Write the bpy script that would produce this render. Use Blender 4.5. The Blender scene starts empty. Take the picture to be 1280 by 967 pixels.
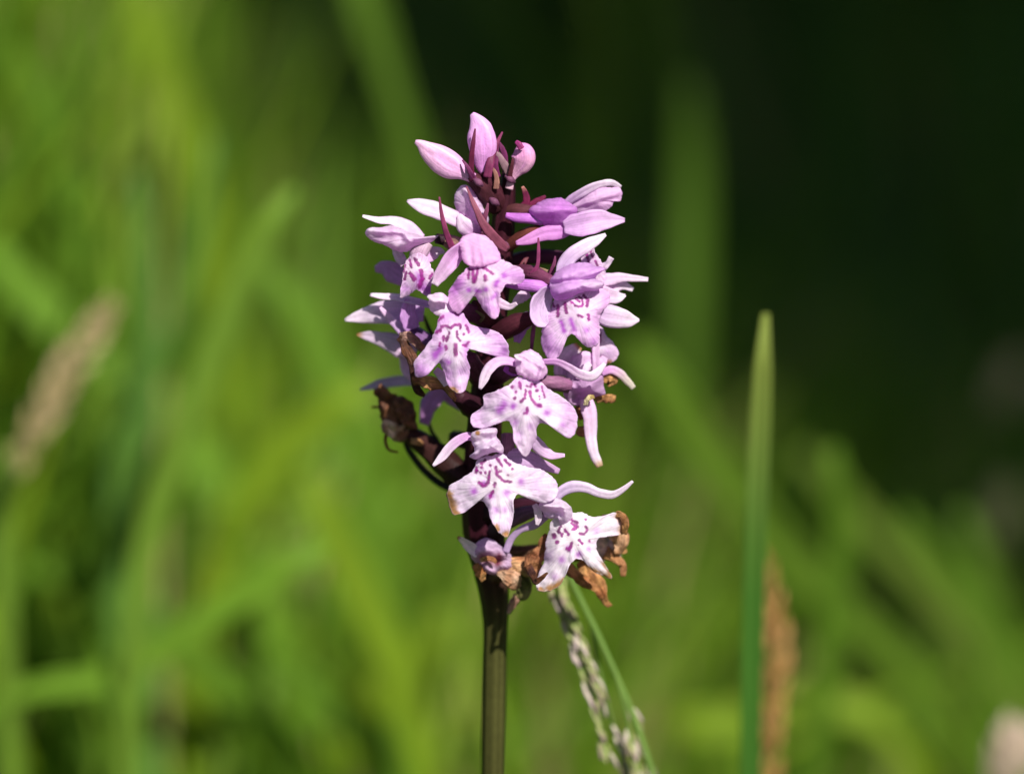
import bpy, math, random
import numpy as np
from mathutils import Vector, noise as mnoise

random.seed(7)
rng = np.random.default_rng(7)
R = math.radians

# ------------------------------------------------------------------ camera, sky, sun, exposure
S = 0.085e-3                 # metres per photograph pixel in the flower's plane
LENS, DIST = 150.0, 0.45333
PITCH = R(12)
Z0 = 0.30                    # height of the picture centre above the ground, in the flower's plane
scene = bpy.context.scene
col = scene.collection
fwd = np.array([0, math.cos(PITCH), -math.sin(PITCH)])
upv = np.array([0, math.sin(PITCH), math.cos(PITCH)])
CAM = np.array([0, 0, Z0]) - fwd * DIST

cd = bpy.data.cameras.new('camera')
cd.lens = LENS
cd.sensor_width = 36.0
cd.clip_start = 0.01
cd.clip_end = 1000.0
cd.dof.use_dof = True
cd.dof.focus_distance = DIST - 100 * S * math.cos(PITCH)
cd.dof.aperture_fstop = 10.0
cam = bpy.data.objects.new('camera', cd)
cam.location = CAM
cam.rotation_euler = (R(90) - PITCH, 0, 0)
col.objects.link(cam)
scene.camera = cam

SUN_EL, SUN_AZ = R(43), R(26)        # azimuth: to the right of straight behind the camera
to_sun = Vector((math.sin(SUN_AZ) * math.cos(SUN_EL), -math.cos(SUN_AZ) * math.cos(SUN_EL), math.sin(SUN_EL)))
world = bpy.data.worlds.new('World')
scene.world = world
world.use_nodes = True
wn = world.node_tree
sky = wn.nodes.new('ShaderNodeTexSky')
sky.sky_type = 'NISHITA'
sky.sun_disc = False
sky.sun_elevation = SUN_EL
sky.sun_rotation = math.pi - SUN_AZ      # rotation is measured clockwise from +Y
wn.links.new(sky.outputs[0], wn.nodes['Background'].inputs[0])
wn.nodes['Background'].inputs[1].default_value = 0.05
sl = bpy.data.lights.new('sun', 'SUN')
sl.energy = 5.0
sl.angle = R(0.5)
sl.color = (1.0, 0.95, 0.87)
sun = bpy.data.objects.new('sun', sl)
sun.rotation_euler = to_sun.to_track_quat('Z', 'Y').to_euler()
sun.location = (1.5, -3, 4)
col.objects.link(sun)

scene.view_settings.view_transform = 'Standard'
scene.view_settings.look = 'None'
scene.view_settings.exposure = 0.52
scene.view_settings.gamma = 1.0
scene.render.engine = 'CYCLES'
scene.cycles.use_denoising = True
scene.cycles.max_bounces = 6
scene.cycles.transmission_bounces = 4
scene.cycles.sample_clamp_indirect = 6.0

# ------------------------------------------------------------------ helpers
def P(a):
    """photograph pixel x, y and distance d (in pixels) in front of the stem -> world point and scale"""
    a = np.asarray(a, float)
    x, y, d = a[..., 0], a[..., 1], a[..., 2]
    rx = (x - 640) * S
    ry = -(y - 483.5) * S
    dx = rx
    dy = ry * upv[1] + DIST * fwd[1]
    dz = ry * upv[2] + DIST * fwd[2]
    t = (-d * S - CAM[1]) / dy
    return np.stack([CAM[0] + t * dx, CAM[1] + t * dy, CAM[2] + t * dz], -1), t

def catmull(p, n, closed=False):
    """smooth curve through points of any spacing, resampled evenly to n points"""
    p = np.asarray(p, float)
    D = 3 if p.shape[1] >= 3 else 2
    q = np.vstack([p[-1], p, p[0], p[1]]) if closed else p
    h = np.linalg.norm(np.diff(q[:, :D], axis=0), axis=1) + 1e-12
    sl = np.diff(q, axis=0) / h[:, None]
    m = np.empty_like(q)
    m[1:-1] = (sl[:-1] * h[1:, None] + sl[1:] * h[:-1, None]) / (h[1:] + h[:-1])[:, None]
    m[0], m[-1] = sl[0], sl[-1]
    rng_ = range(1, len(p) + 1) if closed else range(len(p) - 1)
    u = (np.arange(14) / 14)[:, None]
    h00, h10, h01, h11 = 2 * u ** 3 - 3 * u ** 2 + 1, u ** 3 - 2 * u ** 2 + u, -2 * u ** 3 + 3 * u ** 2, u ** 3 - u ** 2
    out = [h00 * q[k] + h10 * h[k] * m[k] + h01 * q[k + 1] + h11 * h[k] * m[k + 1] for k in rng_]
    out = np.vstack(out + [p[:1] if closed else p[-1:]])
    L = np.concatenate([[0], np.cumsum(np.linalg.norm(np.diff(out[:, :D], axis=0), axis=1))])
    t = np.linspace(0, L[-1], n + 1 if closed else n)
    if closed:
        t = t[:-1]
    return np.stack([np.interp(t, L, out[:, c]) for c in range(out.shape[1])], 1)

def vnoise(p, scale, seed=0):
    """smooth value noise, vectorised, about -1..1"""
    p = np.asarray(p, float) * scale + seed * 17.31
    i = np.floor(p).astype(np.int64)
    f = p - i
    f = f * f * (3 - 2 * f)
    def h(ix):
        n = np.zeros(ix.shape[:-1], np.int64)
        for c, m in zip(range(ix.shape[-1]), (374761393, 668265263, 2147483647)):
            n = n + ix[..., c] * m
        n = (n ^ (n >> 13)) * 1274126177
        n = n ^ (n >> 16)
        return (n & 0xffff) / 32767.5 - 1
    D = p.shape[-1]
    tot = 0
    for c in range(2 ** D):
        off = np.array([(c >> k) & 1 for k in range(D)])
        w = np.prod(np.where(off == 1, f, 1 - f), -1)
        tot = tot + w * h(i + off)
    return tot

def sstep(a, b, x):
    t = np.clip((x - a) / (b - a), 0, 1)
    return t * t * (3 - 2 * t)

def lin(c):
    """sRGB 0..255 -> linear"""
    c = np.asarray(c, float) / 255
    return np.where(c <= 0.04045, c / 12.92, ((c + 0.055) / 1.055) ** 2.4)

def mesh_obj(name, verts, faces, colors, mat, parent=None, uv=None, smooth=True, thick=None):
    me = bpy.data.meshes.new(name)
    off = np.array(parent['_base']) if parent is not None and '_base' in parent.keys() else np.zeros(3)
    v = np.asarray(verts, float) - off
    me.from_pydata(v.tolist(), [], faces if isinstance(faces, list) else faces.tolist())
    if smooth:
        me.polygons.foreach_set('use_smooth', np.ones(len(me.polygons), bool))
    ca = me.color_attributes.new('Col', 'FLOAT_COLOR', 'POINT')
    c = np.ones((len(v), 4))
    c[:, :3] = colors
    ca.data.foreach_set('color', c.ravel())
    if uv is not None:
        ua = me.attributes.new('strip', 'FLOAT2', 'POINT')
        ua.data.foreach_set('vector', np.asarray(uv, float).ravel())
    me.materials.append(mat)
    me.update()
    o = bpy.data.objects.new(name, me)
    col.objects.link(o)
    if parent is not None:
        o.parent = parent
    if thick:
        m = o.modifiers.new('thickness', 'SOLIDIFY')
        m.thickness = thick
        m.offset = 0
    return o

def sub(name, parent, verts, faces, colors, mat, uv=None, thick=None):
    """a part or sub-part; keeps every mesh of one plant in the plant's own space"""
    o = mesh_obj(name, np.asarray(verts) - ORG, faces, colors, mat, None, uv, True, thick)
    o.parent = parent
    return o

def grid_faces(m, n, wrap=False):
    i = np.arange(m - 1)[:, None]
    j = np.arange(n if wrap else n - 1)[None, :]
    j2 = (j + 1) % n
    a = i * n + j
    b = i * n + j2
    c = (i + 1) * n + j2
    d = (i + 1) * n + j
    return np.stack([a, b, c, d], -1).reshape(-1, 4)

# ------------------------------------------------------------------ materials
def tissue(name, rough=0.5, spec=0.3, trans=0.35, bump=0.3, bscale=7000.0, streak=0.12, streak_scale=(26, 1.6), grain=0.06, gscale=2500.0, transtint=(1, 1, 1), sheen=0.0):
    m = bpy.data.materials.new(name)
    m.use_nodes = True
    nt = m.node_tree
    N, L = nt.nodes, nt.links
    bs = N['Principled BSDF']
    out = N['Material Output']
    at = N.new('ShaderNodeAttribute'); at.attribute_name = 'Col'
    st = N.new('ShaderNodeAttribute'); st.attribute_name = 'strip'
    mp = N.new('ShaderNodeMapping'); mp.inputs['Scale'].default_value = (streak_scale[0], streak_scale[1], 1)
    L.new(st.outputs['Vector'], mp.inputs['Vector'])
    n1 = N.new('ShaderNodeTexNoise'); n1.inputs['Scale'].default_value = 1.0; n1.inputs['Detail'].default_value = 3
    L.new(mp.outputs[0], n1.inputs['Vector'])
    tc = N.new('ShaderNodeTexCoord')
    n2 = N.new('ShaderNodeTexNoise'); n2.inputs['Scale'].default_value = gscale; n2.inputs['Detail'].default_value = 4
    L.new(tc.outputs['Object'], n2.inputs['Vector'])
    r1 = N.new('ShaderNodeMapRange'); r1.inputs[1].default_value = 0.3; r1.inputs[2].default_value = 0.7
    r1.inputs[3].default_value = 1 - streak; r1.inputs[4].default_value = 1 + streak
    L.new(n1.outputs['Fac'], r1.inputs[0])
    r2 = N.new('ShaderNodeMapRange'); r2.inputs[1].default_value = 0.3; r2.inputs[2].default_value = 0.7
    r2.inputs[3].default_value = 1 - grain; r2.inputs[4].default_value = 1 + grain
    L.new(n2.outputs['Fac'], r2.inputs[0])
    mu = N.new('ShaderNodeMath'); mu.operation = 'MULTIPLY'
    L.new(r1.outputs[0], mu.inputs[0]); L.new(r2.outputs[0], mu.inputs[1])
    vm = N.new('ShaderNodeVectorMath'); vm.operation = 'SCALE'
    L.new(at.outputs['Color'], vm.inputs[0]); L.new(mu.outputs[0], vm.inputs['Scale'])
    L.new(vm.outputs[0], bs.inputs['Base Color'])
    bs.inputs['Roughness'].default_value = rough
    bs.inputs['Specular IOR Level'].default_value = spec
    if sheen:
        bs.inputs['Sheen Weight'].default_value = sheen
    if bump:
        nb = N.new('ShaderNodeTexNoise'); nb.inputs['Scale'].default_value = bscale; nb.inputs['Detail'].default_value = 2
        L.new(tc.outputs['Object'], nb.inputs['Vector'])
        ad = N.new('ShaderNodeMath'); ad.operation = 'ADD'
        L.new(nb.outputs['Fac'], ad.inputs[0]); L.new(n1.outputs['Fac'], ad.inputs[1])
        bp = N.new('ShaderNodeBump'); bp.inputs['Strength'].default_value = bump; bp.inputs['Distance'].default_value = 0.6 / bscale
        L.new(ad.outputs[0], bp.inputs['Height'])
        L.new(bp.outputs[0], bs.inputs['Normal'])
    if trans:
        tr = N.new('ShaderNodeBsdfTranslucent')
        tm = N.new('ShaderNodeVectorMath'); tm.operation = 'MULTIPLY'; tm.inputs[1].default_value = transtint
        L.new(vm.outputs[0], tm.inputs[0]); L.new(tm.outputs[0], tr.inputs['Color'])
        mx = N.new('ShaderNodeMixShader'); mx.inputs[0].default_value = trans
        L.new(bs.outputs[0], mx.inputs[1]); L.new(tr.outputs[0], mx.inputs[2])
        L.new(mx.outputs[0], out.inputs['Surface'])
    return m

M_PETAL = tissue('petal', rough=0.5, spec=0.3, trans=0.45, bump=0.3, bscale=9000, streak=0.15, streak_scale=(18, 1.4), grain=0.09, transtint=(1.0, 0.84, 1.0))
M_BUD = tissue('bud', rough=0.5, spec=0.2, trans=0.12, bump=0.35, bscale=5000, streak=0.22, streak_scale=(16, 1.5), grain=0.10)
M_STEM = tissue('stem', rough=0.45, spec=0.10, trans=0.0, bump=0.3, bscale=5000, streak=0.25, streak_scale=(22, 2), grain=0.15)
M_BRACT = tissue('bract', rough=0.45, spec=0.15, trans=0.12, bump=0.25, streak=0.2, streak_scale=(12, 1.5), grain=0.12)
M_DRY = tissue('withered', rough=0.65, spec=0.3, trans=0.2, bump=0.9, bscale=2500, streak=0.4, streak_scale=(9, 4), grain=0.35, gscale=1500)
M_GRASS = tissue('grass', rough=0.55, spec=0.14, trans=0.40, bump=0, streak=0.15, streak_scale=(14, 3), grain=0.0, transtint=(1.1, 1.15, 0.7))
M_SEED = tissue('seed', rough=0.5, spec=0.35, trans=0.15, bump=0.3, bscale=4000, streak=0.2, grain=0.15)

def plain(name, c0, c1, scale, rough=0.9, bump=0.5, dist=0.01):
    m = bpy.data.materials.new(name)
    m.use_nodes = True
    N, L = m.node_tree.nodes, m.node_tree.links
    bs = N['Principled BSDF']
    tc = N.new('ShaderNodeTexCoord')
    nz = N.new('ShaderNodeTexNoise'); nz.inputs['Scale'].default_value = scale; nz.inputs['Detail'].default_value = 8
    L.new(tc.outputs['Object'], nz.inputs['Vector'])
    rp = N.new('ShaderNodeValToRGB')
    rp.color_ramp.elements[0].position = 0.35; rp.color_ramp.elements[0].color = (*c0, 1)
    rp.color_ramp.elements[1].position = 0.68; rp.color_ramp.elements[1].color = (*c1, 1)
    L.new(nz.outputs['Fac'], rp.inputs[0]); L.new(rp.outputs[0], bs.inputs['Base Color'])
    bs.inputs['Roughness'].default_value = rough
    bp = N.new('ShaderNodeBump'); bp.inputs['Strength'].default_value = bump; bp.inputs['Distance'].default_value = dist
    L.new(nz.outputs['Fac'], bp.inputs['Height']); L.new(bp.outputs[0], bs.inputs['Normal'])
    return m
M_SOIL = plain('soil', (0.018, 0.022, 0.008), (0.05, 0.06, 0.02), 40, 0.95)
M_BARK = plain('bark', (0.03, 0.024, 0.018), (0.10, 0.085, 0.065), 30, 0.9, 0.8, 0.02)

# ------------------------------------------------------------------ shape makers (flower scale)
def ribbon(path, widths, cup=0.25, roll=0.0, n=9, m=34, wavy=0.0, crump=0.0, seed=0):
    """a petal, sepal, bract or blade: path of (x, y, d) pixels, widths in pixels"""
    pp = [tuple(q) if len(q) == 3 else (q[0], q[1], 0) for q in path]
    w, t = P(np.array(pp))
    k = len(pp)
    wid = np.array(widths, float) * S * t / 2
    rl = np.array(roll if hasattr(roll, '__len__') else [roll] * k, float)
    c = catmull(np.column_stack([w, wid, rl]), m)
    pos, wid, rl = c[:, :3], np.maximum(c[:, 3], 0.02 * S), np.radians(c[:, 4])
    T = np.gradient(pos, axis=0)
    T /= np.linalg.norm(T, axis=1, keepdims=True) + 1e-12
    V = CAM - pos
    V /= np.linalg.norm(V, axis=1, keepdims=True)
    Nn = V - T * np.sum(V * T, 1, keepdims=True)
    Nn /= np.linalg.norm(Nn, axis=1, keepdims=True) + 1e-9
    B = np.cross(T, Nn)
    N2 = Nn * np.cos(rl)[:, None] + B * np.sin(rl)[:, None]
    B2 = B * np.cos(rl)[:, None] - Nn * np.sin(rl)[:, None]
    u = np.linspace(-1, 1, n)
    vv = np.linspace(0, 1, m)
    verts = pos[:, None, :] + B2[:, None, :] * (wid[:, None] * u[None, :])[..., None]
    sgn = -1.0 if (seed % 3 == 1 and not crump) else 1.0
    side = np.stack([np.where(u < 0, 0.0, 7.7)[None, :] + 0 * vv[:, None], vv[:, None] * 5 + seed * 1.7 + 0 * u[None, :]], -1)
    verts = verts + B2[:, None, :] * (0.10 * vnoise(side, 1.6, seed) * wid[:, None] * u[None, :])[..., None]
    off = 0.45 * cup * sgn * wid[:, None] * (1 - u[None, :] ** 2) - 0.14 * wid[:, None] * np.exp(-(u[None, :] / 0.2) ** 2)
    off = off + 0.28 * wid[:, None] * np.abs(u[None, :]) ** 1.5 * vnoise(side, 0.9, seed + 5)
    if wavy:
        off = off + wavy * wid[:, None] * np.abs(u)[None, :] * np.sin(vv[:, None] * 17 + np.sign(u)[None, :] * 1.3 + seed)
    verts = verts + N2[:, None, :] * off[..., None]
    U, Vv = np.meshgrid(u, vv)
    if crump:
        q = verts.reshape(-1, 3)
        for a in range(3):
            verts[..., a] += (crump * S * (vnoise(q, 650, seed + a * 5) + 0.4 * vnoise(q, 1500, seed + a * 7 + 3))).reshape(m, n)
    else:   # a living petal is never dead flat
        q = verts.reshape(-1, 3)
        verts = verts + N2[:, None, :] * (0.12 * wid[:, None] * vnoise(q, 700, seed).reshape(m, n))[..., None]
    return verts.reshape(-1, 3), grid_faces(m, n), np.stack([U.ravel() * 0.5 + 0.5 + seed * 3, Vv.ravel() + seed], 1), U.ravel(), Vv.ravel()

def tube(path, radii, n=14, m=30, flat=1.0, crump=0.0, seed=0, ribs=0, closed_ends=True, world=False, twist=0.0):
    if world:
        w, t = np.array(path, float), np.ones(len(path))
        rad = np.array(radii, float)
    else:
        w, t = P(np.array(path, float))
        rad = np.array(radii, float) * S * t
    c = catmull(np.column_stack([w, rad]), m)
    pos, rad = c[:, :3], np.maximum(c[:, 3], 0.1 * S)
    T = np.gradient(pos, axis=0)
    T /= np.linalg.norm(T, axis=1, keepdims=True) + 1e-12
    ref = np.array([0.05, -1.0, 0.03])
    X = np.cross(T, ref); X /= np.linalg.norm(X, axis=1, keepdims=True) + 1e-9
    Y = np.cross(T, X)
    a = np.linspace(0, 2 * np.pi, n, endpoint=False)
    vv = np.linspace(0, 1, m)
    A, Vv = np.meshgrid(a, vv)
    Rr = rad[:, None] * np.ones_like(A)
    if ribs:
        Rr = Rr * (1 + 0.09 * np.cos(ribs * (A + twist * Vv)))
    verts = pos[:, None, :] + X[:, None, :] * (Rr * np.cos(A))[..., None] + Y[:, None, :] * (Rr * np.sin(A) * flat)[..., None]
    q = verts.reshape(-1, 3)
    if crump:
        for k in range(3):
            verts[..., k] += (crump * S * (vnoise(q, 900, seed + k * 5) + 0.6 * vnoise(q, 2200, seed + k * 7 + 3))).reshape(m, n)
    v = verts.reshape(-1, 3)
    f = grid_faces(m, n, True).tolist()
    if closed_ends:
        f.append(list(range(n))[::-1])
        f.append(list(range((m - 1) * n, m * n)))
    return v, f, np.stack([np.abs(A.ravel() / np.pi - 1) + seed * 3, Vv.ravel() + seed], 1), A.ravel(), Vv.ravel()

def polar(outline, centre, N=220, M=26, jag=0.0):
    o = catmull(np.array(outline, float), N, True)
    c = np.array(centre, float)
    if jag:
        q = o - c
        q = q / np.linalg.norm(q, axis=1, keepdims=True)
        o = o + q * (jag * (vnoise(o, 0.22, 3) + 0.7 * vnoise(o, 0.5, 8)))[:, None]
    r = np.linspace(0, 1, M + 1)[1:] ** 0.9
    pts = c + (o - c)[None, :, :] * r[:, None, None]
    xy = np.vstack([c[None], pts.reshape(-1, 2)])
    rr = np.concatenate([[0], np.repeat(r, N)])
    th = np.concatenate([[0], np.tile(np.linspace(0, 2 * np.pi, N, endpoint=False), M)])
    f = []
    j = np.arange(N); j2 = (j + 1) % N
    tri = np.stack([np.zeros(N, int), 1 + j, 1 + j2], 1).tolist()
    q = []
    for i in range(M - 1):
        a = 1 + i * N
        q.append(np.stack([a + j, a + N + j, a + N + j2, a + j2], 1))
    return xy, rr, th, tri + np.vstack(q).tolist()

def seg_dist(xy, poly):
    poly = np.array(poly, float)
    if len(poly) == 1:
        return np.linalg.norm(xy - poly[0], axis=1)
    best = np.full(len(xy), 1e9)
    for a, b in zip(poly[:-1], poly[1:]):
        ab = b - a
        t = np.clip(((xy - a) @ ab) / (ab @ ab + 1e-9), 0, 1)
        best = np.minimum(best, np.linalg.norm(xy - a - t[:, None] * ab, axis=1))
    return best

def add_ridges(d, xy, ridges):
    for (x0, y0, x1, y1, w, h) in ridges:
        q = seg_dist(xy, [(x0, y0), (x1, y1)])
        d = d + h * np.exp(-(q / w) ** 2)
    return d

WHITE = np.array([0.88, 0.77, 0.88])
PALE = np.array([0.83, 0.60, 0.83])
LILAC = np.array([0.74, 0.39, 0.76])
PINK = np.array([0.72, 0.30, 0.70])
PURPLE = np.array([0.46, 0.12, 0.56])
MAGENTA = np.array([0.30, 0.015, 0.24])
TAN = np.array([0.46, 0.24, 0.09])
BROWN = np.array([0.20, 0.075, 0.028])
DARKBROWN = np.array([0.05, 0.018, 0.014])
OVARY = np.array([0.075, 0.018, 0.026])
BRACTC = np.array([0.22, 0.045, 0.10])

def mixc(a, b, t):
    t = np.asarray(t)[..., None]
    return np.asarray(a) * (1 - t) + np.asarray(b) * t

def lip(name, parent, outline, centre, d0, tilt=0.3, dome=14, curl=10, ruffle=5, ridges=(), marks=(), blots=(), tan=(), base=WHITE, rim=PALE, seed=0, N=300, M=40, xt=0.0, xc=0.0):
    xy, r, th, f = polar(outline, centre, N, M, 1.0)
    cx, cy = centre
    rad = np.linalg.norm(np.array(outline) - np.array(centre), axis=1).mean()
    dist = np.hypot(xy[:, 0] - cx, (xy[:, 1] - cy) * 0.8)
    d = d0 + tilt * (xy[:, 1] - cy) + xt * (xy[:, 0] - cx) + dome * np.exp(-(dist / (0.75 * rad)) ** 2) - xc * ((xy[:, 0] - cx) / rad) ** 2
    low = np.stack([np.cos(th), np.sin(th)], 1)
    d = d + curl * r ** 5 * (vnoise(low, 1.7, seed + 3) - 0.25) - 0.004 * (xy[:, 0] - cx) ** 2
    d = d + ruffle * 0.8 * sstep(0.1, 0.9, r) * (vnoise(xy, 0.045, seed) + 0.35 * vnoise(xy, 0.11, seed + 2)) + 0.5 * vnoise(xy, 0.3, seed + 9) * r
    d = add_ridges(d, xy, [(a_, b_, c_, e_, w_ * 0.9, h_ * 0.35) for (a_, b_, c_, e_, w_, h_) in ridges])
    vein = np.exp(-(np.sin(th * 13 + 2.5 * vnoise(xy, 0.04, seed)) / 0.25) ** 2)
    d = d - 0.35 * vein * sstep(0.25, 0.6, r)
    v, _ = P(np.column_stack([xy, d]))
    n1 = vnoise(xy, 0.05, seed + 4) * 0.5 + 0.5
    c = mixc(base, rim, np.clip(sstep(0.35, 1.0, r) * (0.3 + 1.1 * n1), 0, 1))
    c = mixc(c, [0.70, 0.40, 0.76], 0.22 * vein * sstep(0.2, 0.6, r))
    for (poly, w, a) in blots:          # soft lilac blotches
        q = seg_dist(xy, poly)
        c = mixc(c, [0.52, 0.11, 0.64], np.clip(1.4 * a, 0, 0.95) * np.exp(-((q + 1.2 * vnoise(xy, 0.25, seed + 12)) / (1.1 * w)) ** 2))
    wob = vnoise(xy, 0.45, seed + 6) * 0.9
    for (poly, w) in marks:             # crisp magenta dashes
        q = seg_dist(xy, poly) + wob
        k = 1 - sstep(w * 0.65, w * 1.35 + 0.6, q)
        c = mixc(c, MAGENTA * (1 + 0.5 * vnoise(xy, 0.3, seed + 1))[:, None], 0.92 * k)
    for (tx, ty, tr) in tan:            # dried margins
        q = np.hypot(xy[:, 0] - tx, xy[:, 1] - ty)
        k = (1 - sstep(tr * 0.5, tr, q + 2 * wob)) * sstep(0.72, 0.95, r)
        c = mixc(c, TAN * (0.8 + 0.6 * n1[:, None]), k)
    k = sstep(0.955, 1.0, r) * 0.35
    c = mixc(c, WHITE, k)
    uv = np.stack([th * 1.1 + seed, r * 0.9], 1)
    return sub(name, parent, v, f, c, M_PETAL, uv, 0.00012)

def dome(name, parent, outline, centre, d0, h, ridges=(), c0=PALE, c1=LILAC, keel=None, seed=0, power=0.55, tilt=0.0, xt=0.0, tip=None, mat=None, back=0.4, tan=(), blots=(), rough=2.4, N=140, M=26):
    """hood or fleshy body: a closed, hollow-looking helmet"""
    xy, r, th, f = polar(outline, centre, N, M, 0.7)
    cx, cy = centre
    prof = np.clip(1 - r ** 2.2, 0, 1) ** power
    base = d0 + tilt * (xy[:, 1] - cy) + xt * (xy[:, 0] - cx)
    rn = 1 - 2 * np.abs(vnoise(xy, 0.055, seed)) - 0.3
    rn2 = 1 - 2 * np.abs(vnoise(xy, 0.03, seed + 5)) - 0.3
    d = base + h * (0.75 * prof + 0.25 * (1 - r)) + (1.1 * rough * rn + 1.6 * rough * rn2 + 0.4 * rough * vnoise(xy, 0.15, seed + 2)) * (1 - r ** 4)
    d = add_ridges(d, xy, ridges)
    db = base - back * h * prof - 0.5
    v1, _ = P(np.column_stack([xy, d]))
    v2, _ = P(np.column_stack([xy, db]))
    n = len(xy)
    rim = n - N
    idx = np.arange(n) + n
    idx[rim:] = np.arange(rim, n)        # both shells share the rim
    f2 = [[int(idx[q]) for q in ff[::-1]] for ff in f]
    v = np.vstack([v1, v2])
    nn = vnoise(xy, 0.07, seed + 3) * 0.5 + 0.5
    g = np.clip((xy[:, 1] - xy[:, 1].min()) / (np.ptp(xy[:, 1]) + 1e-9), 0, 1)
    c = mixc(c0, c1, np.clip(0.25 + 0.5 * g + 0.5 * (nn - 0.5), 0, 1))
    for (poly, w, a, cc) in blots:
        c = mixc(c, cc, a * np.exp(-(seg_dist(xy, poly) / w) ** 2))
    for (tx, ty, tr) in tan:
        c = mixc(c, TAN, 1 - sstep(tr * 0.5, tr, np.hypot(xy[:, 0] - tx, xy[:, 1] - ty)))
    ev, ax_ = np.linalg.eigh(np.cov((xy - xy.mean(0)).T))
    uv = np.stack([(xy - xy.mean(0)) @ ax_[:, 0] / 70 + seed, (xy - xy.mean(0)) @ ax_[:, 1] / 90], 1)
    return sub(name, parent, v, f + f2, np.vstack([c, c * 0.95]), mat or M_PETAL, np.vstack([uv, uv]))

def petal(name, parent, path, widths, d=None, cup=0.3, roll=0.0, c0=LILAC, c1=WHITE, seed=0, tip=None, wavy=0.0, mat=None, base_end=0.0, n=9, m=34, thick=0.00011):
    """path runs from the attached end to the tip"""
    if d is not None:
        dd = d if hasattr(d, '__len__') else [d] * len(path)
        path = [(x, y, q) for (x, y), q in zip(path, dd)]
    v, f, uv, U, V = ribbon(path, widths, cup, roll, n, m, wavy, 0.0, seed)
    c = mixc(c0, c1, np.clip(sstep(0.0, 0.9, V) + 0.15 * np.abs(U) - 0.05, 0, 1))
    c = mixc(c, np.asarray(c0) * 0.8, 0.35 * np.exp(-(U / 0.18) ** 2) * (1 - V))
    if tip is not None:
        c = mixc(c, tip, sstep(0.86, 0.98, V))
    return sub(name, parent, v, f, c, mat or M_PETAL, uv, thick)

def bract(parent, path, widths, d=0, col_=BRACTC, seed=0, cup=0.7, tip=None, name='bract', roll=0.0):
    dd = d if hasattr(d, '__len__') else [d] * len(path)
    path = [(x, y, q) for (x, y), q in zip(path, dd)]
    v, f, uv, U, V = ribbon(path, [q * 0.8 for q in widths], 1.0 * cup, roll, 7, 26, 0, 0.0, seed * 3)
    c = 0.62 * np.array([1.0, 0.78, 1.2]) * np.asarray(col_) * (0.9 + 0.3 * vnoise(v, 1500, seed))[:, None] * (1 + 0.35 * np.abs(U) ** 3)[:, None]
    if tip is not None:
        c = mixc(c, tip, sstep(0.8, 1.0, V))
    return sub(name, parent, v, f, c, M_BRACT, uv, 0.00009)

def pod(name, parent, path, radii, d=0, col_=OVARY, col2=None, seed=0, ribs=6, flat=0.95, mat=None, twist=2.0, n=18, m=30):
    dd = d if hasattr(d, '__len__') else [d] * len(path)
    path = [(x, y, q) for (x, y), q in zip(path, dd)]
    v, f, uv, A, V = tube(path, radii, n, m, flat, 0.0, seed, ribs, True, False, twist)
    dk = 0.5 if mat is None else 1.0
    c = dk * (np.array([0.85, 0.75, 0.95]) if mat is None else np.ones(3)) * mixc(col_, col2 if col2 is not None else col_, V) * (1 + 0.25 * vnoise(v, 800, seed))[:, None]
    return sub(name, parent, v, f, c, mat or M_STEM, uv)

def crumple(name, parent, path, widths, d=0, c0=BROWN, c1=TAN, amp=5.0, seed=0, cup=0.6, n=11, m=30, roll=0.0):
    dd = d if hasattr(d, '__len__') else [d] * len(path)
    path = [(x, y, q) for (x, y), q in zip(path, dd)]
    v, f, uv, U, V = ribbon(path, widths, cup, roll, n, m, 0.3, amp, seed)
    k = np.clip(0.5 + 0.9 * vnoise(v, 1100, seed + 8), 0, 1)
    c = mixc(c0, c1, k)
    return sub(name, parent, v, f, c, M_DRY, uv, 0.00012)

def zoom(ox, oy, k):
    return lambda pts: [(ox + x / k, oy + y / k) for x, y in pts]

# ------------------------------------------------------------------ ground
g = 300.0
gv = [(-g, -g, 0), (g, -g, 0), (g, g, 0), (-g, g, 0)]
ground = mesh_obj('ground', gv, [[0, 1, 2, 3]], (0.03, 0.03, 0.02), M_SOIL)
ground['kind'] = 'structure'

# ------------------------------------------------------------------ the orchid
base_w, _ = P(np.array([616.0, 967.0, 0.0]))
ORG = np.array([base_w[0], base_w[1], 0.0])
orchid = bpy.data.objects.new('orchid', None)
orchid.empty_display_size = 0.02
orchid.location = ORG
orchid['label'] = 'pink and white spotted orchid spike on a dark upright stem'
orchid['category'] = 'orchid'
col.objects.link(orchid)

# stem: from the soil up through the flower spike
ax_px = [(616, 967, 0), (617, 900, 0), (618, 830, 0), (619, 775, 0), (618, 745, 0), (612, 705, 0), (604, 660, 0), (603, 610, 0), (604, 560, 0), (608, 500, 0),
         (613, 440, 0), (618, 390, 0), (624, 340, 0), (628, 300, 0), (630, 265, 0), (634, 235, 0), (635, 212, 0)]
ax_r = [14, 14, 14, 14.5, 17, 20, 24, 23, 21, 19, 17, 15, 14, 13.5, 13, 9.5, 6]
w, t = P(np.array(ax_px, float))
gpts = [(ORG[0] + 0.004, 0.003, -0.004), (ORG[0] + 0.003, 0.003, 0.06), (ORG[0] + 0.001, 0.001, 0.15)]
pts = np.vstack([gpts, w])
rad = np.concatenate([[0.0022, 0.0018, 0.0014], np.array(ax_r) * S])
v, f, uv, A, V = tube(pts, rad, 22, 160, 1.0, 0, 1, 8, True, True, 0.0)
hz = (v[:, 2] - 0.23) / 0.1
stemlow = np.array([0.050, 0.050, 0.014])
stemup = np.array([0.034, 0.007, 0.013])
zz = P(np.array([616.0, 760.0, 0.0]))[0][2]
c = mixc(stemlow, stemup, sstep(zz - 0.004, zz + 0.006, v[:, 2]))
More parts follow.
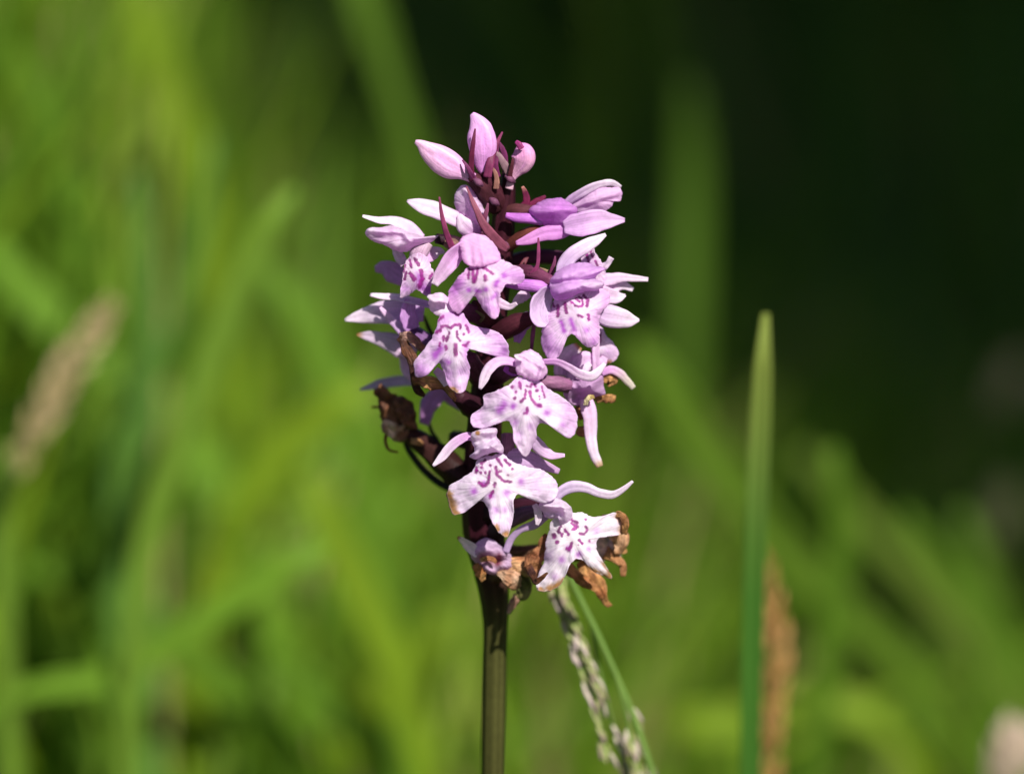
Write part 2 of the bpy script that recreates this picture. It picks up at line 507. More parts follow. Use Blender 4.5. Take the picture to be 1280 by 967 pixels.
c = c * (1 + 0.22 * np.cos(8 * A)[:, None] + 0.15 * vnoise(v, 250, 3)[:, None])
stem = sub('stem', orchid, v, f, c, M_STEM, np.stack([A * 0.6, V * 4], 1))

# lance-shaped stem leaves below the picture
for k, (az, h0, ln) in enumerate(((0.6, 0.03, 0.13), (2.6, 0.05, 0.12), (4.6, 0.02, 0.15), (1.7, 0.11, 0.07))):
    m_, n_ = 18, 7
    tt = np.linspace(0, 1, m_)
    hx = ln * (0.16 + 0.75 * tt) * np.clip(tt * 6, 0, 1) * 0.8
    px_ = np.stack([ORG[0] + 0.002 + math.cos(az) * hx, 0.002 + math.sin(az) * hx, h0 + ln * (0.75 * tt - 0.62 * tt ** 3)], 1)
    side = np.array([-math.sin(az), math.cos(az), 0])
    wd = 0.014 * np.sin(np.pi * np.clip(tt * 0.93 + 0.07, 0, 1)) ** 0.7
    u = np.linspace(-1, 1, n_)
    vv = px_[:, None, :] + side * (wd[:, None] * u)[..., None] + np.array([0, 0, 1]) * (wd[:, None] * 0.5 * np.abs(u))[..., None]
    cc = np.array([0.05, 0.10, 0.025]) * (1 + 0.2 * vnoise(vv.reshape(-1, 3), 200, k))[:, None]
    U, V2 = np.meshgrid(u, tt)
    sub('leaf', orchid, vv.reshape(-1, 3), grid_faces(m_, n_), cc, M_GRASS, np.stack([U.ravel(), V2.ravel()], 1), 0.0004)

def flower(path, radii, d, col_=OVARY, col2=None, seed=0, label=None, mat=None):
    o = pod('flower', orchid, path, radii, d, col_, col2, seed, mat=mat)
    if label:
        o['label'] = label
    return o

#BUDS
def bud(path, radii, d, c0, c1, seed, crease=0.20):
    p3 = [(x, y, d) for x, y in path]
    v, f, uv, A, V = tube(p3, radii, 26, 40, 0.92, 0.0, seed, 3, True, False, 0.6)
    seam = np.exp(-((np.cos(1.5 * (A + 0.6 * V + 0.4 * np.sin(3 * V))) / 0.16) ** 2)) * np.sin(np.pi * V)
    cpath, _ = P(np.array(p3, float))
    axis = catmull(cpath, 40)[np.repeat(np.arange(40), 26)]
    v = axis + (v - axis) * (1 - crease * seam + 0.05 * vnoise(v, 600, seed + 3) + 0.02 * vnoise(v, 1800, seed))[:, None]
    cc = mixc(c0, c1, np.clip(V + 0.25 * vnoise(v, 500, seed), 0, 1))
    cc = mixc(cc, PURPLE, 0.3 * seam)
    return sub('bud', orchid, v, f, cc, M_BUD, uv)
b1 = bud([(519, 177), (524, 179), (535, 187), (551, 198), (568, 209), (580, 216), (592, 223)], [2.5, 5, 11.5, 17, 15.5, 9, 6], 30, [0.80, 0.46, 0.70], [0.72, 0.36, 0.68], 11)
b2 = bud([(590, 142), (594, 147), (600, 158), (603, 175), (604, 192), (604, 206), (606, 217)], [3, 7, 14, 18, 15.5, 10, 6], 22, [0.74, 0.40, 0.74], [0.64, 0.26, 0.64], 12)
b3 = bud([(649, 180), (651, 183), (654, 189), (655, 197), (652, 206), (646, 214), (640, 223), (636, 236)], [3, 8.5, 14, 15.5, 12.5, 7.5, 4.5, 5], 14, [0.66, 0.24, 0.56], [0.58, 0.36, 0.44], 13, 0.05)
bract(b3, [(652, 186), (649, 181), (645, 177)], [9, 9, 5], [30, 30, 26], [0.42, 0.07, 0.20], 23)
pod('ovary', b1, [(586, 219), (596, 228), (608, 243), (620, 262)], [7, 10, 11, 9], [30, 26, 18, 6], [0.16, 0.05, 0.06], [0.06, 0.02, 0.02], 3)
pod('ovary', b2, [(604, 212), (612, 228), (622, 246), (628, 262)], [7, 9, 9, 8], [22, 16, 10, 2], [0.18, 0.05, 0.07], [0.07, 0.02, 0.02], 4)
bract(b1, [(590, 226), (589, 205), (591, 182), (594, 161)], [10, 8, 7, 2], [40, 46, 48, 44], [0.20, 0.035, 0.07], 1)
bract(b1, [(594, 226), (588, 216), (584, 208), (578, 200)], [9, 8, 5, 2], [36, 46, 48, 46], [0.28, 0.07, 0.16], 2)
bract(b2, [(609, 222), (613, 203), (619, 184), (628, 165)], [13, 12, 8, 2], [36, 34, 26, 20], [0.24, 0.05, 0.10], 3)
bract(b2, [(620, 236), (621, 226), (619, 216), (616, 210)], [9, 8, 6, 2], [26, 28, 28, 26], [0.50, 0.30, 0.16], 4)
bract(b2, [(636, 216), (630, 206), (624, 196), (617, 187)], [12, 12, 10, 3], [16, 18, 20, 20], [0.40, 0.30, 0.24], 5)
bract(b3, [(631, 210), (631, 197), (628, 187), (624, 178)], [11, 9, 8, 3], [6, 8, 10, 10], [0.22, 0.05, 0.12], 6)
bract(b3, [(637, 226), (638, 216), (640, 206), (641, 198)], [8, 7, 5, 2], [22, 24, 26, 26], [0.16, 0.05, 0.05], 7)
bract(b3, [(622, 222), (618, 206), (620, 194), (622, 182)], [10, 11, 8, 3], [20, 22, 20, 18], [0.20, 0.04, 0.10], 8)
for (x, y, d_) in ((618, 252, 30), (598, 228, 46), (638, 224, 22), (631, 306, 34)):
    pod('bud_scale', orchid, [(x - 6, y - 4, d_ - 4) [:2], (x, y), (x + 5, y + 4)], [2, 4.5, 2], [d_ - 6, d_, d_ - 6], [0.34, 0.14, 0.22], None, 5, ribs=0)

#F1 upper left, seen from behind
F = flower([(628, 312), (608, 298), (592, 284), (584, 268)], [7, 8.5, 8, 6], [4, 14, 16, 14], OVARY, [0.22, 0.06, 0.12], 21, 'pale flower seen half from behind below the left bud')
dome('hood', F, [(568, 256), (568, 244), (573, 235), (580, 231), (588, 235), (597, 245), (605, 260), (611, 276), (607, 286), (594, 284), (580, 276), (571, 266)], (588, 258), 16, 20, [(580, 233, 600, 280, 4, 5)], WHITE, LILAC, seed=31, rough=3)
petal('sepal', F, [(596, 286), (578, 277), (558, 268), (538, 261), (520, 255), (509, 251)], [12, 20, 20, 21, 14, 3], [24, 28, 30, 28, 24, 20], 0.4, 12, PALE, WHITE, 32)
petal('sepal', F, [(600, 292), (588, 288), (578, 278), (574, 268)], [14, 22, 18, 4], [30, 36, 36, 32], 0.5, -15, LILAC, WHITE, 33)
bract(F, [(634, 312), (620, 300), (605, 281), (594, 259), (583, 233)], [14, 17, 13, 8, 2], [34, 46, 50, 46, 40], [0.34, 0.12, 0.13], 9)
bract(F, [(605, 288), (605, 276), (608, 264), (610, 254)], [10, 8, 6, 2], [36, 42, 44, 42], [0.30, 0.10, 0.14], 10)

#F2 left flower, lip facing down
F = flower([(618, 335), (596, 318), (570, 303), (545, 298)], [9, 9, 8, 6], [0, 20, 36, 44], OVARY, [0.05, 0.02, 0.03], 22, 'pale lilac flower with a narrow spotted lip facing left')
pod('column', F, [(530, 302), (524, 314), (520, 330)], [12, 12, 9], [38, 42, 42], [0.50, 0.34, 0.44], [0.5, 0.3, 0.5], 6, ribs=0, mat=M_BUD)
dome('hood', F, [(456, 290), (461, 285), (475, 284), (488, 282), (500, 285), (512, 290), (524, 294), (536, 298), (549, 294), (541, 302), (530, 306), (516, 311), (505, 315), (494, 313), (480, 306), (466, 301)], (506, 299), 44, 16, [(462, 288, 500, 290, 4, 6), (500, 286, 503, 300, 4, -5), (520, 298, 548, 296, 3, 4)], WHITE, LILAC, seed=41, rough=4, power=0.8)
petal('sepal', F, [(526, 300), (508, 285), (492, 277), (472, 275), (453, 270)], [16, 22, 13, 8, 3], [34, 34, 34, 36, 40], 0.4, 20, PALE, WHITE, 42)
petal('petal', F, [(526, 322), (538, 318), (547, 314), (556, 315)], [12, 18, 12, 3], [36, 34, 32, 30], 0.2, 0, LILAC, WHITE, 43)
petal('petal', F, [(506, 330), (500, 322), (495, 314), (491, 308)], [12, 13, 10, 4], [28, 26, 26, 26], 0.2, 0, PALE, WHITE, 44)
petal('sepal', F, [(508, 350), (494, 342), (482, 335), (469, 336)], [18, 26, 20, 8], [-6, -14, -20, -26], 0.3, 0, [0.62, 0.34, 0.66], [0.64, 0.36, 0.66], 45)
lip('lip', F, [(513, 320), (524, 317), (534, 323), (539, 334), (543, 345), (538, 358), (537, 372), (530, 368), (521, 362), (511, 368), (501, 372), (502, 356), (504, 338), (508, 327)], (521, 342), 52, 0.15, 10, 6, 3,
    marks=[([(513, 326), (514, 334)], 1.7), ([(519, 324), (523, 331)], 1.8), ([(506, 332), (505, 340)], 1.4), ([(508, 340), (506, 350)], 1.4), ([(513, 342), (518, 349)], 2.2), ([(526, 338), (528, 348)], 2.2), ([(527, 350), (524, 358)], 2.6), ([(540, 343), (537, 347)], 1.6)],
    blots=[([(524, 345), (526, 358)], 6, 0.6), ([(508, 360)], 8, 0.4), ([(536, 362)], 8, 0.6)], seed=46)
bract(F, [(566, 312), (559, 294), (553, 272), (549, 246)], [12, 9, 6, 2], [62, 66, 64, 60], [0.30, 0.06, 0.12], 11)
pod('bract', F, [(576, 312), (566, 306), (556, 303)], [7, 8, 5], [50, 52, 50], [0.36, 0.22, 0.14], None, 7, ribs=4)

#F3 centre top
F = flower([(624, 345), (614, 330), (604, 318), (598, 308)], [9, 9, 9, 8], [4, 40, 70, 84], OVARY, LILAC * 0.6, 23, 'pink flower with a small spotted lip just below the upper left flowers')
dome('hood', F, [(573, 303), (583, 293), (601, 293), (614, 300), (622, 312), (626, 324), (613, 331), (596, 334), (585, 332), (579, 325), (576, 313)], (600, 315), 96, 9, [(600, 296, 606, 330, 4, 3), (585, 300, 590, 328, 4, -3)], [0.84, 0.56, 0.82], [0.80, 0.46, 0.78], seed=51, tilt=0.85, power=0.6, rough=2.0)
petal('sepal', F, [(582, 306), (570, 318), (556, 336), (543, 356)], [14, 22, 20, 10], [86, 90, 92, 90], 0.3, -20, LILAC, PALE, 52, tip=WHITE)
z3 = zoom(500, 260, 6.4)
lip('lip', F, [(588, 331), (580, 340), (570, 350), (562, 362), (560, 374), (565, 388), (574, 391), (581, 380), (591, 369), (599, 377), (607, 389), (619, 398), (624, 392), (624, 378), (627, 362), (632, 355), (645, 355), (655, 350), (656, 343), (650, 335), (638, 330), (628, 325), (612, 326), (600, 329)], (606, 350), 104, 0.28, 12, 8, 6,
    ridges=[(606, 340, 614, 392, 6, 6)],
    marks=[(z3([(552, 490), (548, 560)]), 1.6), (z3([(585, 500), (592, 595)]), 1.8), (z3([(622, 490), (605, 590)]), 1.5), (z3([(670, 480), (745, 528)]), 1.6), (z3([(680, 545), (685, 575)]), 2.0)],
    blots=[(z3([(555, 655)]), 3.5, 0.8), (z3([(615, 660), (640, 665)]), 3.2, 0.8), (z3([(690, 650)]), 3, 0.7), (z3([(830, 540)]), 4, 0.8), (z3([(780, 590), (765, 610)]), 3.5, 0.8), (z3([(770, 690), (740, 720)]), 3, 0.5), (z3([(480, 600), (440, 650)]), 7, 0.45), (z3([(900, 540), (980, 560)]), 8, 0.35), (z3([(690, 740), (720, 800)]), 5, 0.35)],
    base=[0.86, 0.70, 0.86], rim=[0.76, 0.42, 0.76], seed=53)
petal('petal', F, [(618, 376), (628, 380), (637, 383), (646, 379)], [12, 12, 8, 4], [92, 90, 92, 96], 0.3, 10, PALE, WHITE, 54)

#F4 upper right, side view
F = flower([(626, 268), (638, 264), (652, 263), (668, 263)], [8, 8.5, 8, 6], [0, 8, 16, 20], [0.12, 0.05, 0.03], [0.26, 0.09, 0.10], 24, 'violet pink flower seen from the side pointing right')
bract(F, [(640, 266), (650, 262), (658, 252), (656, 240), (653, 233)], [14, 13, 11, 8, 4], [2, 6, 8, 8, 10], [0.22, 0.03, 0.07], 12, tip=[0.4, 0.16, 0.14])
bract(F, [(662, 258), (670, 252), (678, 248), (682, 245)], [9, 9, 7, 3], [-4, -4, -4, -4], [0.22, 0.03, 0.07], 13)
pod('spur', F, [(678, 275), (660, 273), (645, 272), (632, 269)], [7, 6.5, 6, 3.5], [26, 28, 28, 28], [0.46, 0.15, 0.56], [0.44, 0.13, 0.50], 8, ribs=0, mat=M_BUD)
dome('hood', F, [(661, 262), (668, 256), (678, 251), (688, 248), (699, 247), (710, 252), (722, 261), (720, 270), (712, 279), (698, 284), (683, 282), (670, 276)], (690, 265), 22, 24, [(668, 265, 715, 262, 6, 4)], [0.70, 0.34, 0.76], [0.54, 0.17, 0.62], seed=61, power=0.55)
dome('petal', F, [(714, 259), (722, 248), (734, 240), (744, 235), (760, 234), (777, 237), (778, 244), (775, 252), (770, 250), (764, 258), (756, 264), (740, 266), (724, 266)], (745, 250), 10, 6, [(716, 260, 774, 240, 3, 2), (718, 262, 770, 248, 3, -2)], [0.74, 0.46, 0.74], [0.76, 0.52, 0.78], seed=62, power=0.9, back=0.2)
petal('sepal', F, [(706, 256), (720, 245), (735, 236), (752, 230), (766, 229), (776, 234)], [10, 12, 11, 10, 8, 5], [14, 16, 16, 12, 8, 6], 0.4, 30, [0.60, 0.40, 0.66], WHITE, 63)
petal('sepal', F, [(704, 284), (718, 281), (735, 278), (752, 275), (768, 275), (781, 275)], [16, 27, 31, 27, 15, 5], [36, 40, 40, 36, 30, 26], 0.35, 0, [0.72, 0.44, 0.78], [0.80, 0.56, 0.83], 64)
petal('petal', F, [(720, 283), (700, 289), (680, 292), (662, 299), (645, 304)], [14, 18, 18, 14, 5], [30, 32, 34, 36, 36], 0.4, 0, [0.70, 0.30, 0.74], [0.74, 0.34, 0.72], 65)

#F5 right middle
F = flower([(630, 344), (648, 341), (668, 343), (690, 352)], [9, 10, 10, 7], [4, 30, 54, 70], [0.14, 0.03, 0.04], [0.30, 0.09, 0.16], 25, 'large flower with a violet hood over a spotted lip')
pod('spur', F, [(692, 362), (672, 358), (652, 356), (632, 355)], [8, 8, 7.5, 4], [66, 70, 70, 66], [0.48, 0.19, 0.56], [0.40, 0.12, 0.48], 9, ribs=0, mat=M_BUD)
pod('ovary', F, [(632, 310), (646, 300), (660, 292), (676, 286)], [7, 8, 8, 6], [6, 14, 20, 24], [0.20, 0.06, 0.04], [0.30, 0.10, 0.06], 14)
bract(F, [(664, 344), (671, 334), (673, 316), (673, 297)], [9, 6, 5, 2], [60, 62, 60, 56], [0.32, 0.07, 0.14], 14)
bract(F, [(686, 348), (690, 338), (693, 328), (694, 320)], [8, 7, 5, 2], [56, 56, 54, 52], [0.20, 0.05, 0.10], 15)
bract(F, [(646, 340), (652, 333), (656, 326), (660, 321)], [10, 9, 7, 3], [20, 20, 18, 16], [0.22, 0.06, 0.06], 16)
bract(F, [(690, 342), (680, 339), (672, 336), (668, 333)], [8, 8, 6, 3], [44, 44, 44, 44], [0.36, 0.28, 0.12], 17)
dome('hood', F, [(687, 352), (693, 342), (704, 334), (718, 329), (732, 328), (745, 332), (757, 336), (750, 341), (744, 347), (755, 355), (750, 361), (733, 364), (718, 370), (704, 375), (694, 374), (688, 365)], (716, 352), 88, 20, [(690, 354, 742, 348, 3, -6), (696, 346, 740, 336, 7, 4), (700, 366, 748, 358, 5, 4)], [0.72, 0.44, 0.78], [0.66, 0.34, 0.74], seed=71, blots=[([(690, 368), (712, 372)], 6, 0.5, PURPLE), ([(730, 352), (752, 356)], 6, 0.6, WHITE)], tilt=0.35)
petal('sepal', F, [(700, 345), (706, 329), (716, 318), (730, 309), (744, 301), (757, 293)], [12, 18, 20, 17, 13, 4], [74, 72, 70, 66, 60, 54], 0.5, 10, [0.62, 0.44, 0.70], WHITE, 72)
petal('sepal', F, [(688, 362), (680, 372), (674, 386), (676, 398), (684, 406)], [14, 26, 28, 24, 8], [80, 82, 86, 92, 94], 0.5, -25, [0.62, 0.44, 0.68], [0.72, 0.55, 0.78], 73)
z4 = zoom(620, 290, 6.4)
lip('lip', F, [(692, 376), (689, 388), (681, 404), (677, 418), (679, 436), (684, 446), (692, 450), (699, 444), (704, 432), (708, 422), (715, 418), (722, 422), (729, 430), (738, 434), (746, 431), (749, 420), (749, 406), (750, 396), (753, 388), (760, 381), (762, 370), (755, 362), (742, 361), (728, 364), (712, 370)], (720, 392), 88, 0.3, 12, 8, 6,
    ridges=[(722, 380, 736, 428, 7, 6)],
    marks=[(z4([(500, 590), (495, 670)]), 1.9), (z4([(553, 570), (565, 645)]), 1.7), (z4([(600, 560), (660, 600), (690, 590), (690, 540), (660, 520)]), 1.3), (z4([(700, 510), (735, 545), (725, 590)]), 1.7), (z4([(640, 535), (665, 560)]), 1.2), (z4([(660, 665), (690, 680)]), 1.5), (z4([(735, 660), (740, 700)]), 1.5), (z4([(450, 560), (470, 600)]), 1.4)],
    blots=[(z4([(525, 720), (545, 790)]), 3.2, 0.9), (z4([(600, 700), (625, 780)]), 3.2, 0.7), (z4([(720, 780)]), 4, 0.5), (z4([(420, 850), (450, 930)]), 9, 0.25), (z4([(780, 880)]), 5, 0.35)],
    base=[0.87, 0.72, 0.88], rim=[0.78, 0.48, 0.80], seed=74)
petal('petal', F, [(742, 388), (756, 394), (772, 397), (787, 400), (799, 400)], [18, 26, 27, 18, 3], [66, 62, 58, 54, 52], 0.3, 0, [0.66, 0.46, 0.72], WHITE, 75)

#F6 right, behind
F = flower([(628, 330), (660, 322), (695, 322), (730, 332)], [8, 9, 9, 8], [-8, -20, -22, -14], OVARY, [0.24, 0.08, 0.14], 26, 'ragged pale flower facing right with a half hidden spotted lip')
lip('lip', F, [(728, 308), (739, 303), (744, 316), (752, 330), (757, 344), (752, 356), (738, 352), (730, 338), (726, 322)], (741, 330), 22, 0.1, 6, 4, 3,
    marks=[([(733, 314), (736, 328)], 1.5), ([(738, 312), (741, 322)], 1.3), ([(744, 326), (748, 336)], 1.3)], blots=[([(740, 330)], 6, 0.3)], base=[0.80, 0.66, 0.80], seed=81, N=160, M=22)
petal('petal', F, [(748, 345), (754, 334), (760, 329), (764, 322)], [12, 10, 7, 7], [24, 26, 28, 30], 0.4, 0, PALE, WHITE, 82)
petal('sepal', F, [(746, 352), (762, 349), (778, 347), (794, 348), (810, 349)], [16, 15, 11, 8, 5], [24, 22, 20, 18, 16], 0.3, 0, PALE, WHITE, 83)
petal('petal', F, [(750, 360), (764, 357), (778, 356), (791, 362)], [24, 22, 12, 5], [14, 12, 10, 8], 0.3, 0, PALE, WHITE, 84)
petal('petal', F, [(752, 368), (764, 370), (774, 371), (782, 369)], [22, 20, 13, 3], [30, 26, 20, 16], 0.3, 0, PALE, WHITE, 85)
lip('lip', F, [(744, 402), (752, 410), (758, 420), (767, 430), (773, 440), (770, 450), (760, 454), (750, 449), (742, 440), (738, 424)], (754, 432), 26, 0.15, 6, 4, 4,
    marks=[([(750, 416), (750, 428)], 1.2), ([(744, 424), (745, 438)], 1.2)], blots=[([(760, 440)], 6, 0.3)], tan=[(758, 453, 8)], seed=86, N=160, M=22)

#F7 left, shaded, pointing left
F = flower([(616, 470), (585, 456), (555, 442), (528, 424), (505, 408)], [9, 9, 10, 11, 8], [-6, 8, 6, 0, -6], [0.16, 0.05, 0.09], [0.38, 0.20, 0.46], 27, 'shaded lilac flower reaching out to the left')
petal('sepal', F, [(546, 383), (530, 379), (512, 375), (495, 371), (478, 370), (463, 368)], [10, 11, 10, 11, 9, 4], [40, 36, 30, 24, 18, 14], 0.4, 30, [0.70, 0.48, 0.79], WHITE, 91)
petal('sepal', F, [(530, 392), (510, 390), (490, 390), (468, 392), (448, 396), (431, 400)], [20, 28, 29, 24, 15, 3], [10, 4, 0, -4, -8, -10], 0.3, 0, [0.67, 0.43, 0.77], WHITE, 92)
petal('petal', F, [(508, 418), (497, 407), (486, 396), (475, 384)], [13, 12, 9, 3], [18, 18, 16, 14], 0.4, 0, [0.64, 0.41, 0.74], PALE, 93)
petal('petal', F, [(516, 412), (512, 400), (510, 388), (512, 374)], [18, 22, 20, 12], [24, 26, 28, 30], 0.4, 15, [0.64, 0.35, 0.74], [0.73, 0.43, 0.82], 94)
petal('sepal', F, [(520, 442), (500, 432), (480, 425), (462, 420), (446, 418)], [26, 28, 20, 13, 3], [-4, -6, -10, -14, -18], 0.3, 0, [0.70, 0.52, 0.69], [0.66, 0.54, 0.68], 95, tip=TAN)
petal('petal', F, [(524, 474), (510, 458), (502, 446)], [18, 20, 8], [-26, -26, -26], 0.3, 0, PALE, PALE, 96)
petal('sepal', F, [(548, 478), (520, 476), (498, 476), (474, 480), (450, 487)], [12, 14, 13, 11, 3], [-60, -64, -68, -72, -76], 0.3, 0, [0.70, 0.55, 0.77], [0.62, 0.52, 0.68], 97)
petal('petal', F, [(572, 478), (552, 490), (538, 504), (530, 530)], [14, 20, 22, 12], [-50, -46, -44, -46], 0.3, 0, [0.62, 0.32, 0.66], [0.62, 0.32, 0.66], 98)
petal('petal', F, [(546, 484), (562, 494), (580, 508), (598, 522)], [14, 18, 16, 6], [-50, -50, -50, -46], 0.3, 0, [0.62, 0.32, 0.66], [0.62, 0.32, 0.66], 99)

#F8 left middle lip
F = flower([(618, 412), (600, 396), (580, 388), (562, 384)], [10, 11, 11, 9], [6, 40, 70, 84], OVARY, [0.24, 0.08, 0.14], 28, 'pale flower with a broad spotted lip on the left of the spike')
dome('hood', F, [(536, 374), (544, 366), (556, 368), (563, 375), (567, 387), (560, 394), (547, 395), (538, 388)], (552, 382), 94, 10, [(540, 376, 562, 376, 4, 4)], WHITE, PALE, seed=101, rough=3, tilt=0.6)
petal('sepal', F, [(560, 376), (552, 372), (543, 372), (535, 370)], [8, 12, 12, 4], [108, 112, 110, 104], 0.4, 30, PALE, WHITE, 102)
z8 = zoom(420, 360, 5.333)
lip('lip', F, [(551, 393), (566, 390), (578, 391), (585, 402), (602, 410), (618, 413), (631, 424), (637, 438), (634, 448), (622, 442), (609, 433), (595, 431), (586, 436), (583, 447), (587, 458), (585, 474), (577, 491), (565, 487), (558, 475), (554, 461), (549, 453), (541, 460), (531, 470), (521, 471), (518, 453), (530, 437), (540, 424), (546, 407)], (567, 430), 106, 0.24, 12, 9, 6,
    ridges=[(566, 410, 572, 480, 6, 6)],
    marks=[(z8([(668, 222), (715, 192)]), 1.7), (z8([(790, 165), (812, 185)]), 1.3), (z8([(695, 290), (705, 255), (735, 250), (765, 268), (790, 245)]), 1.5), (z8([(800, 245), (820, 245), (828, 270)]), 1.6), (z8([(865, 250), (885, 295)]), 1.5), (z8([(672, 295), (680, 285)]), 1.6), (z8([(755, 290), (755, 305)]), 1.0), (z8([(802, 290), (806, 310)]), 1.5), (z8([(805, 325), (825, 350)]), 1.5), (z8([(852, 310)]), 1.6), (z8([(715, 325), (720, 350)]), 1.6), (z8([(745, 325), (735, 350)]), 1.6), (z8([(796, 375), (798, 445)]), 2.2), (z8([(693, 365), (690, 385)]), 1.4), (z8([(737, 385), (735, 410)]), 1.5), (z8([(880, 360), (865, 385), (845, 380)]), 1.3)],
    blots=[(z8([(700, 400), (660, 450)]), 5.5, 0.75), (z8([(752, 492)]), 4.5, 0.6), (z8([(870, 375)]), 5, 0.5), (z8([(760, 560)]), 5, 0.3), (z8([(560, 540)]), 9, 0.4), (z8([(1130, 420)]), 7, 0.45), (z8([(830, 550)]), 6, 0.25)],
    base=[0.88, 0.77, 0.90], rim=[0.76, 0.46, 0.82], tan=[(566, 490, 10)], seed=103)
crumple('withered_edge', F, [(498, 424), (508, 436), (516, 452), (514, 466), (522, 480), (532, 492)], [8, 12, 12, 9, 12, 6], [50, 56, 60, 60, 58, 54], DARKBROWN, [0.16, 0.06, 0.025], 5, 104)
crumple('withered_edge', F, [(520, 478), (536, 476), (550, 484), (562, 492), (572, 498)], [12, 14, 11, 11, 7], [72, 78, 82, 84, 84], BROWN, TAN, 5, 105)
crumple('withered_edge', F, [(498, 422), (512, 424), (524, 432), (536, 446)], [8, 12, 14, 10], [44, 48, 52, 56], [0.30, 0.13, 0.07], [0.42, 0.26, 0.24], 4, 106)
petal('petal', F, [(544, 462), (552, 470), (558, 482)], [8, 12, 6], [80, 84, 86], 0.4, 20, PALE, WHITE, 107)

#F9 centre
F = flower([(614, 470), (628, 466), (642, 460), (656, 456)], [12, 12, 11, 9], [6, 50, 90, 112], OVARY, [0.28, 0.10, 0.18], 29, 'pale pink flower with the widest spotted lip at the middle of the spike')
dome('hood', F, [(645, 446), (654, 439), (664, 437), (675, 444), (682, 456), (684, 466), (674, 475), (660, 473), (646, 466), (644, 456)], (664, 457), 122, 14, [(652, 443, 678, 459, 3, 4), (678, 459, 673, 474, 3, 5), (646, 452, 660, 470, 4, -2)], [0.86, 0.66, 0.86], [0.80, 0.54, 0.80], seed=111, tilt=0.5)
petal('petal', F, [(654, 448), (648, 446), (643, 444)], [8, 7, 2], [132, 134, 134], 0.4, 0, PALE, WHITE, 112)
petal('sepal', F, [(650, 457), (636, 451), (622, 452), (611, 462), (605, 474), (600, 486)], [9, 11, 13, 14, 12, 4], [112, 112, 114, 116, 118, 120], 0.5, 25, LILAC, WHITE, 113)
petal('sepal', F, [(678, 452), (696, 452), (712, 459), (726, 468), (740, 470), (750, 462), (756, 454)], [8, 9, 10, 12, 13, 9, 4], [110, 112, 114, 114, 112, 108, 106], 0.5, 20, LILAC, WHITE, 114)
petal('petal', F, [(650, 462), (640, 464), (630, 460)], [12, 12, 6], [102, 100, 100], 0.3, 0, PURPLE, PURPLE, 115)
z9 = zoom(580, 400, 4.83)
lip('lip', F, [(648, 470), (662, 474), (675, 477), (686, 486), (698, 493), (711, 503), (719, 513), (721, 533), (712, 547), (699, 540), (685, 530), (676, 528), (670, 534), (670, 545), (665, 558), (656, 571), (649, 563), (642, 549), (640, 533), (636, 526), (620, 530), (602, 535), (592, 533), (588, 521), (604, 507), (604, 496), (624, 487), (640, 478)], (657, 508), 132, 0.22, 12, 9, 6,
    ridges=[(656, 488, 656, 560, 6, 6), (676, 496, 700, 520, 8, 4), (636, 496, 610, 518, 8, 4)],
    marks=[(z9([(335, 380), (342, 412)]), 2.0), (z9([(290, 405)]), 2.2), (z9([(378, 402)]), 1.6), (z9([(400, 405), (408, 385), (425, 385), (432, 402)]), 1.5), (z9([(314, 437)]), 1.8), (z9([(306, 470)]), 2.0), (z9([(372, 420), (368, 470), (342, 495)]), 1.4), (z9([(397, 435), (405, 475), (432, 510), (465, 518)]), 1.7), (z9([(440, 425)]), 2.0), (z9([(468, 402), (486, 465)]), 1.3), (z9([(455, 462)]), 1.0), (z9([(456, 478)]), 1.0), (z9([(380, 528), (380, 560)]), 1.5), (z9([(365, 562)]), 1.3)],
    blots=[(z9([(450, 515)]), 3, 0.8), (z9([(298, 520)]), 4, 0.7), (z9([(245, 510), (215, 545)]), 5, 0.65), (z9([(500, 555)]), 4.5, 0.6), (z9([(595, 632)]), 4, 0.5), (z9([(400, 640)]), 4, 0.35), (z9([(312, 612)]), 4, 0.4), (z9([(380, 550)]), 4, 0.4), (z9([(330, 690)]), 5, 0.25)],
    base=[0.90, 0.81, 0.91], rim=[0.80, 0.56, 0.84], seed=116)
petal('petal', F, [(656, 546), (668, 552), (678, 562), (690, 569), (706, 569)], [10, 16, 15, 10, 4], [120, 114, 110, 110, 114], 0.4, 0, [0.66, 0.48, 0.72], PALE, 117)

#F10 right, fading, hanging lip
F = flower([(616, 500), (650, 490), (680, 480), (712, 482)], [11, 10, 9, 9], [0, 26, 46, 54], OVARY, [0.42, 0.22, 0.28], 30, 'fading flower with a narrow hanging lip on the right of the spike')
dome('hood', F, [(704, 484), (714, 476), (726, 474), (740, 470), (754, 470), (754, 482), (757, 492), (744, 496), (733, 502), (719, 507), (707, 498)], (731, 487), 46, 20, [(710, 480, 748, 486, 6, 4), (720, 480, 722, 500, 4, -4)], [0.58, 0.36, 0.60], [0.60, 0.36, 0.62], seed=121, rough=5, power=0.8)
pod('ovary', F, [(676, 477), (690, 478), (704, 480), (714, 482)], [8, 8.5, 8.5, 6], [62, 62, 60, 58], [0.48, 0.26, 0.34], [0.50, 0.22, 0.36], 10)
petal('lip', F, [(732, 498), (736, 512), (738, 530), (739, 550), (743, 568), (750, 583)], [16, 18, 16, 13, 12, 8], [58, 60, 62, 64, 66, 68], 0.6, 0, PALE, WHITE, 122, tip=[0.6, 0.42, 0.26])
petal('petal', F, [(752, 466), (763, 462), (774, 466), (784, 476), (792, 485)], [8, 10, 10, 9, 6], [40, 40, 38, 36, 34], 0.6, 0, LILAC, [0.78, 0.72, 0.62], 123)
petal('sepal', F, [(704, 470), (706, 456), (714, 442), (724, 432)], [22, 26, 24, 10], [36, 34, 30, 28], 0.5, 0, PALE, WHITE, 124, tip=TAN)
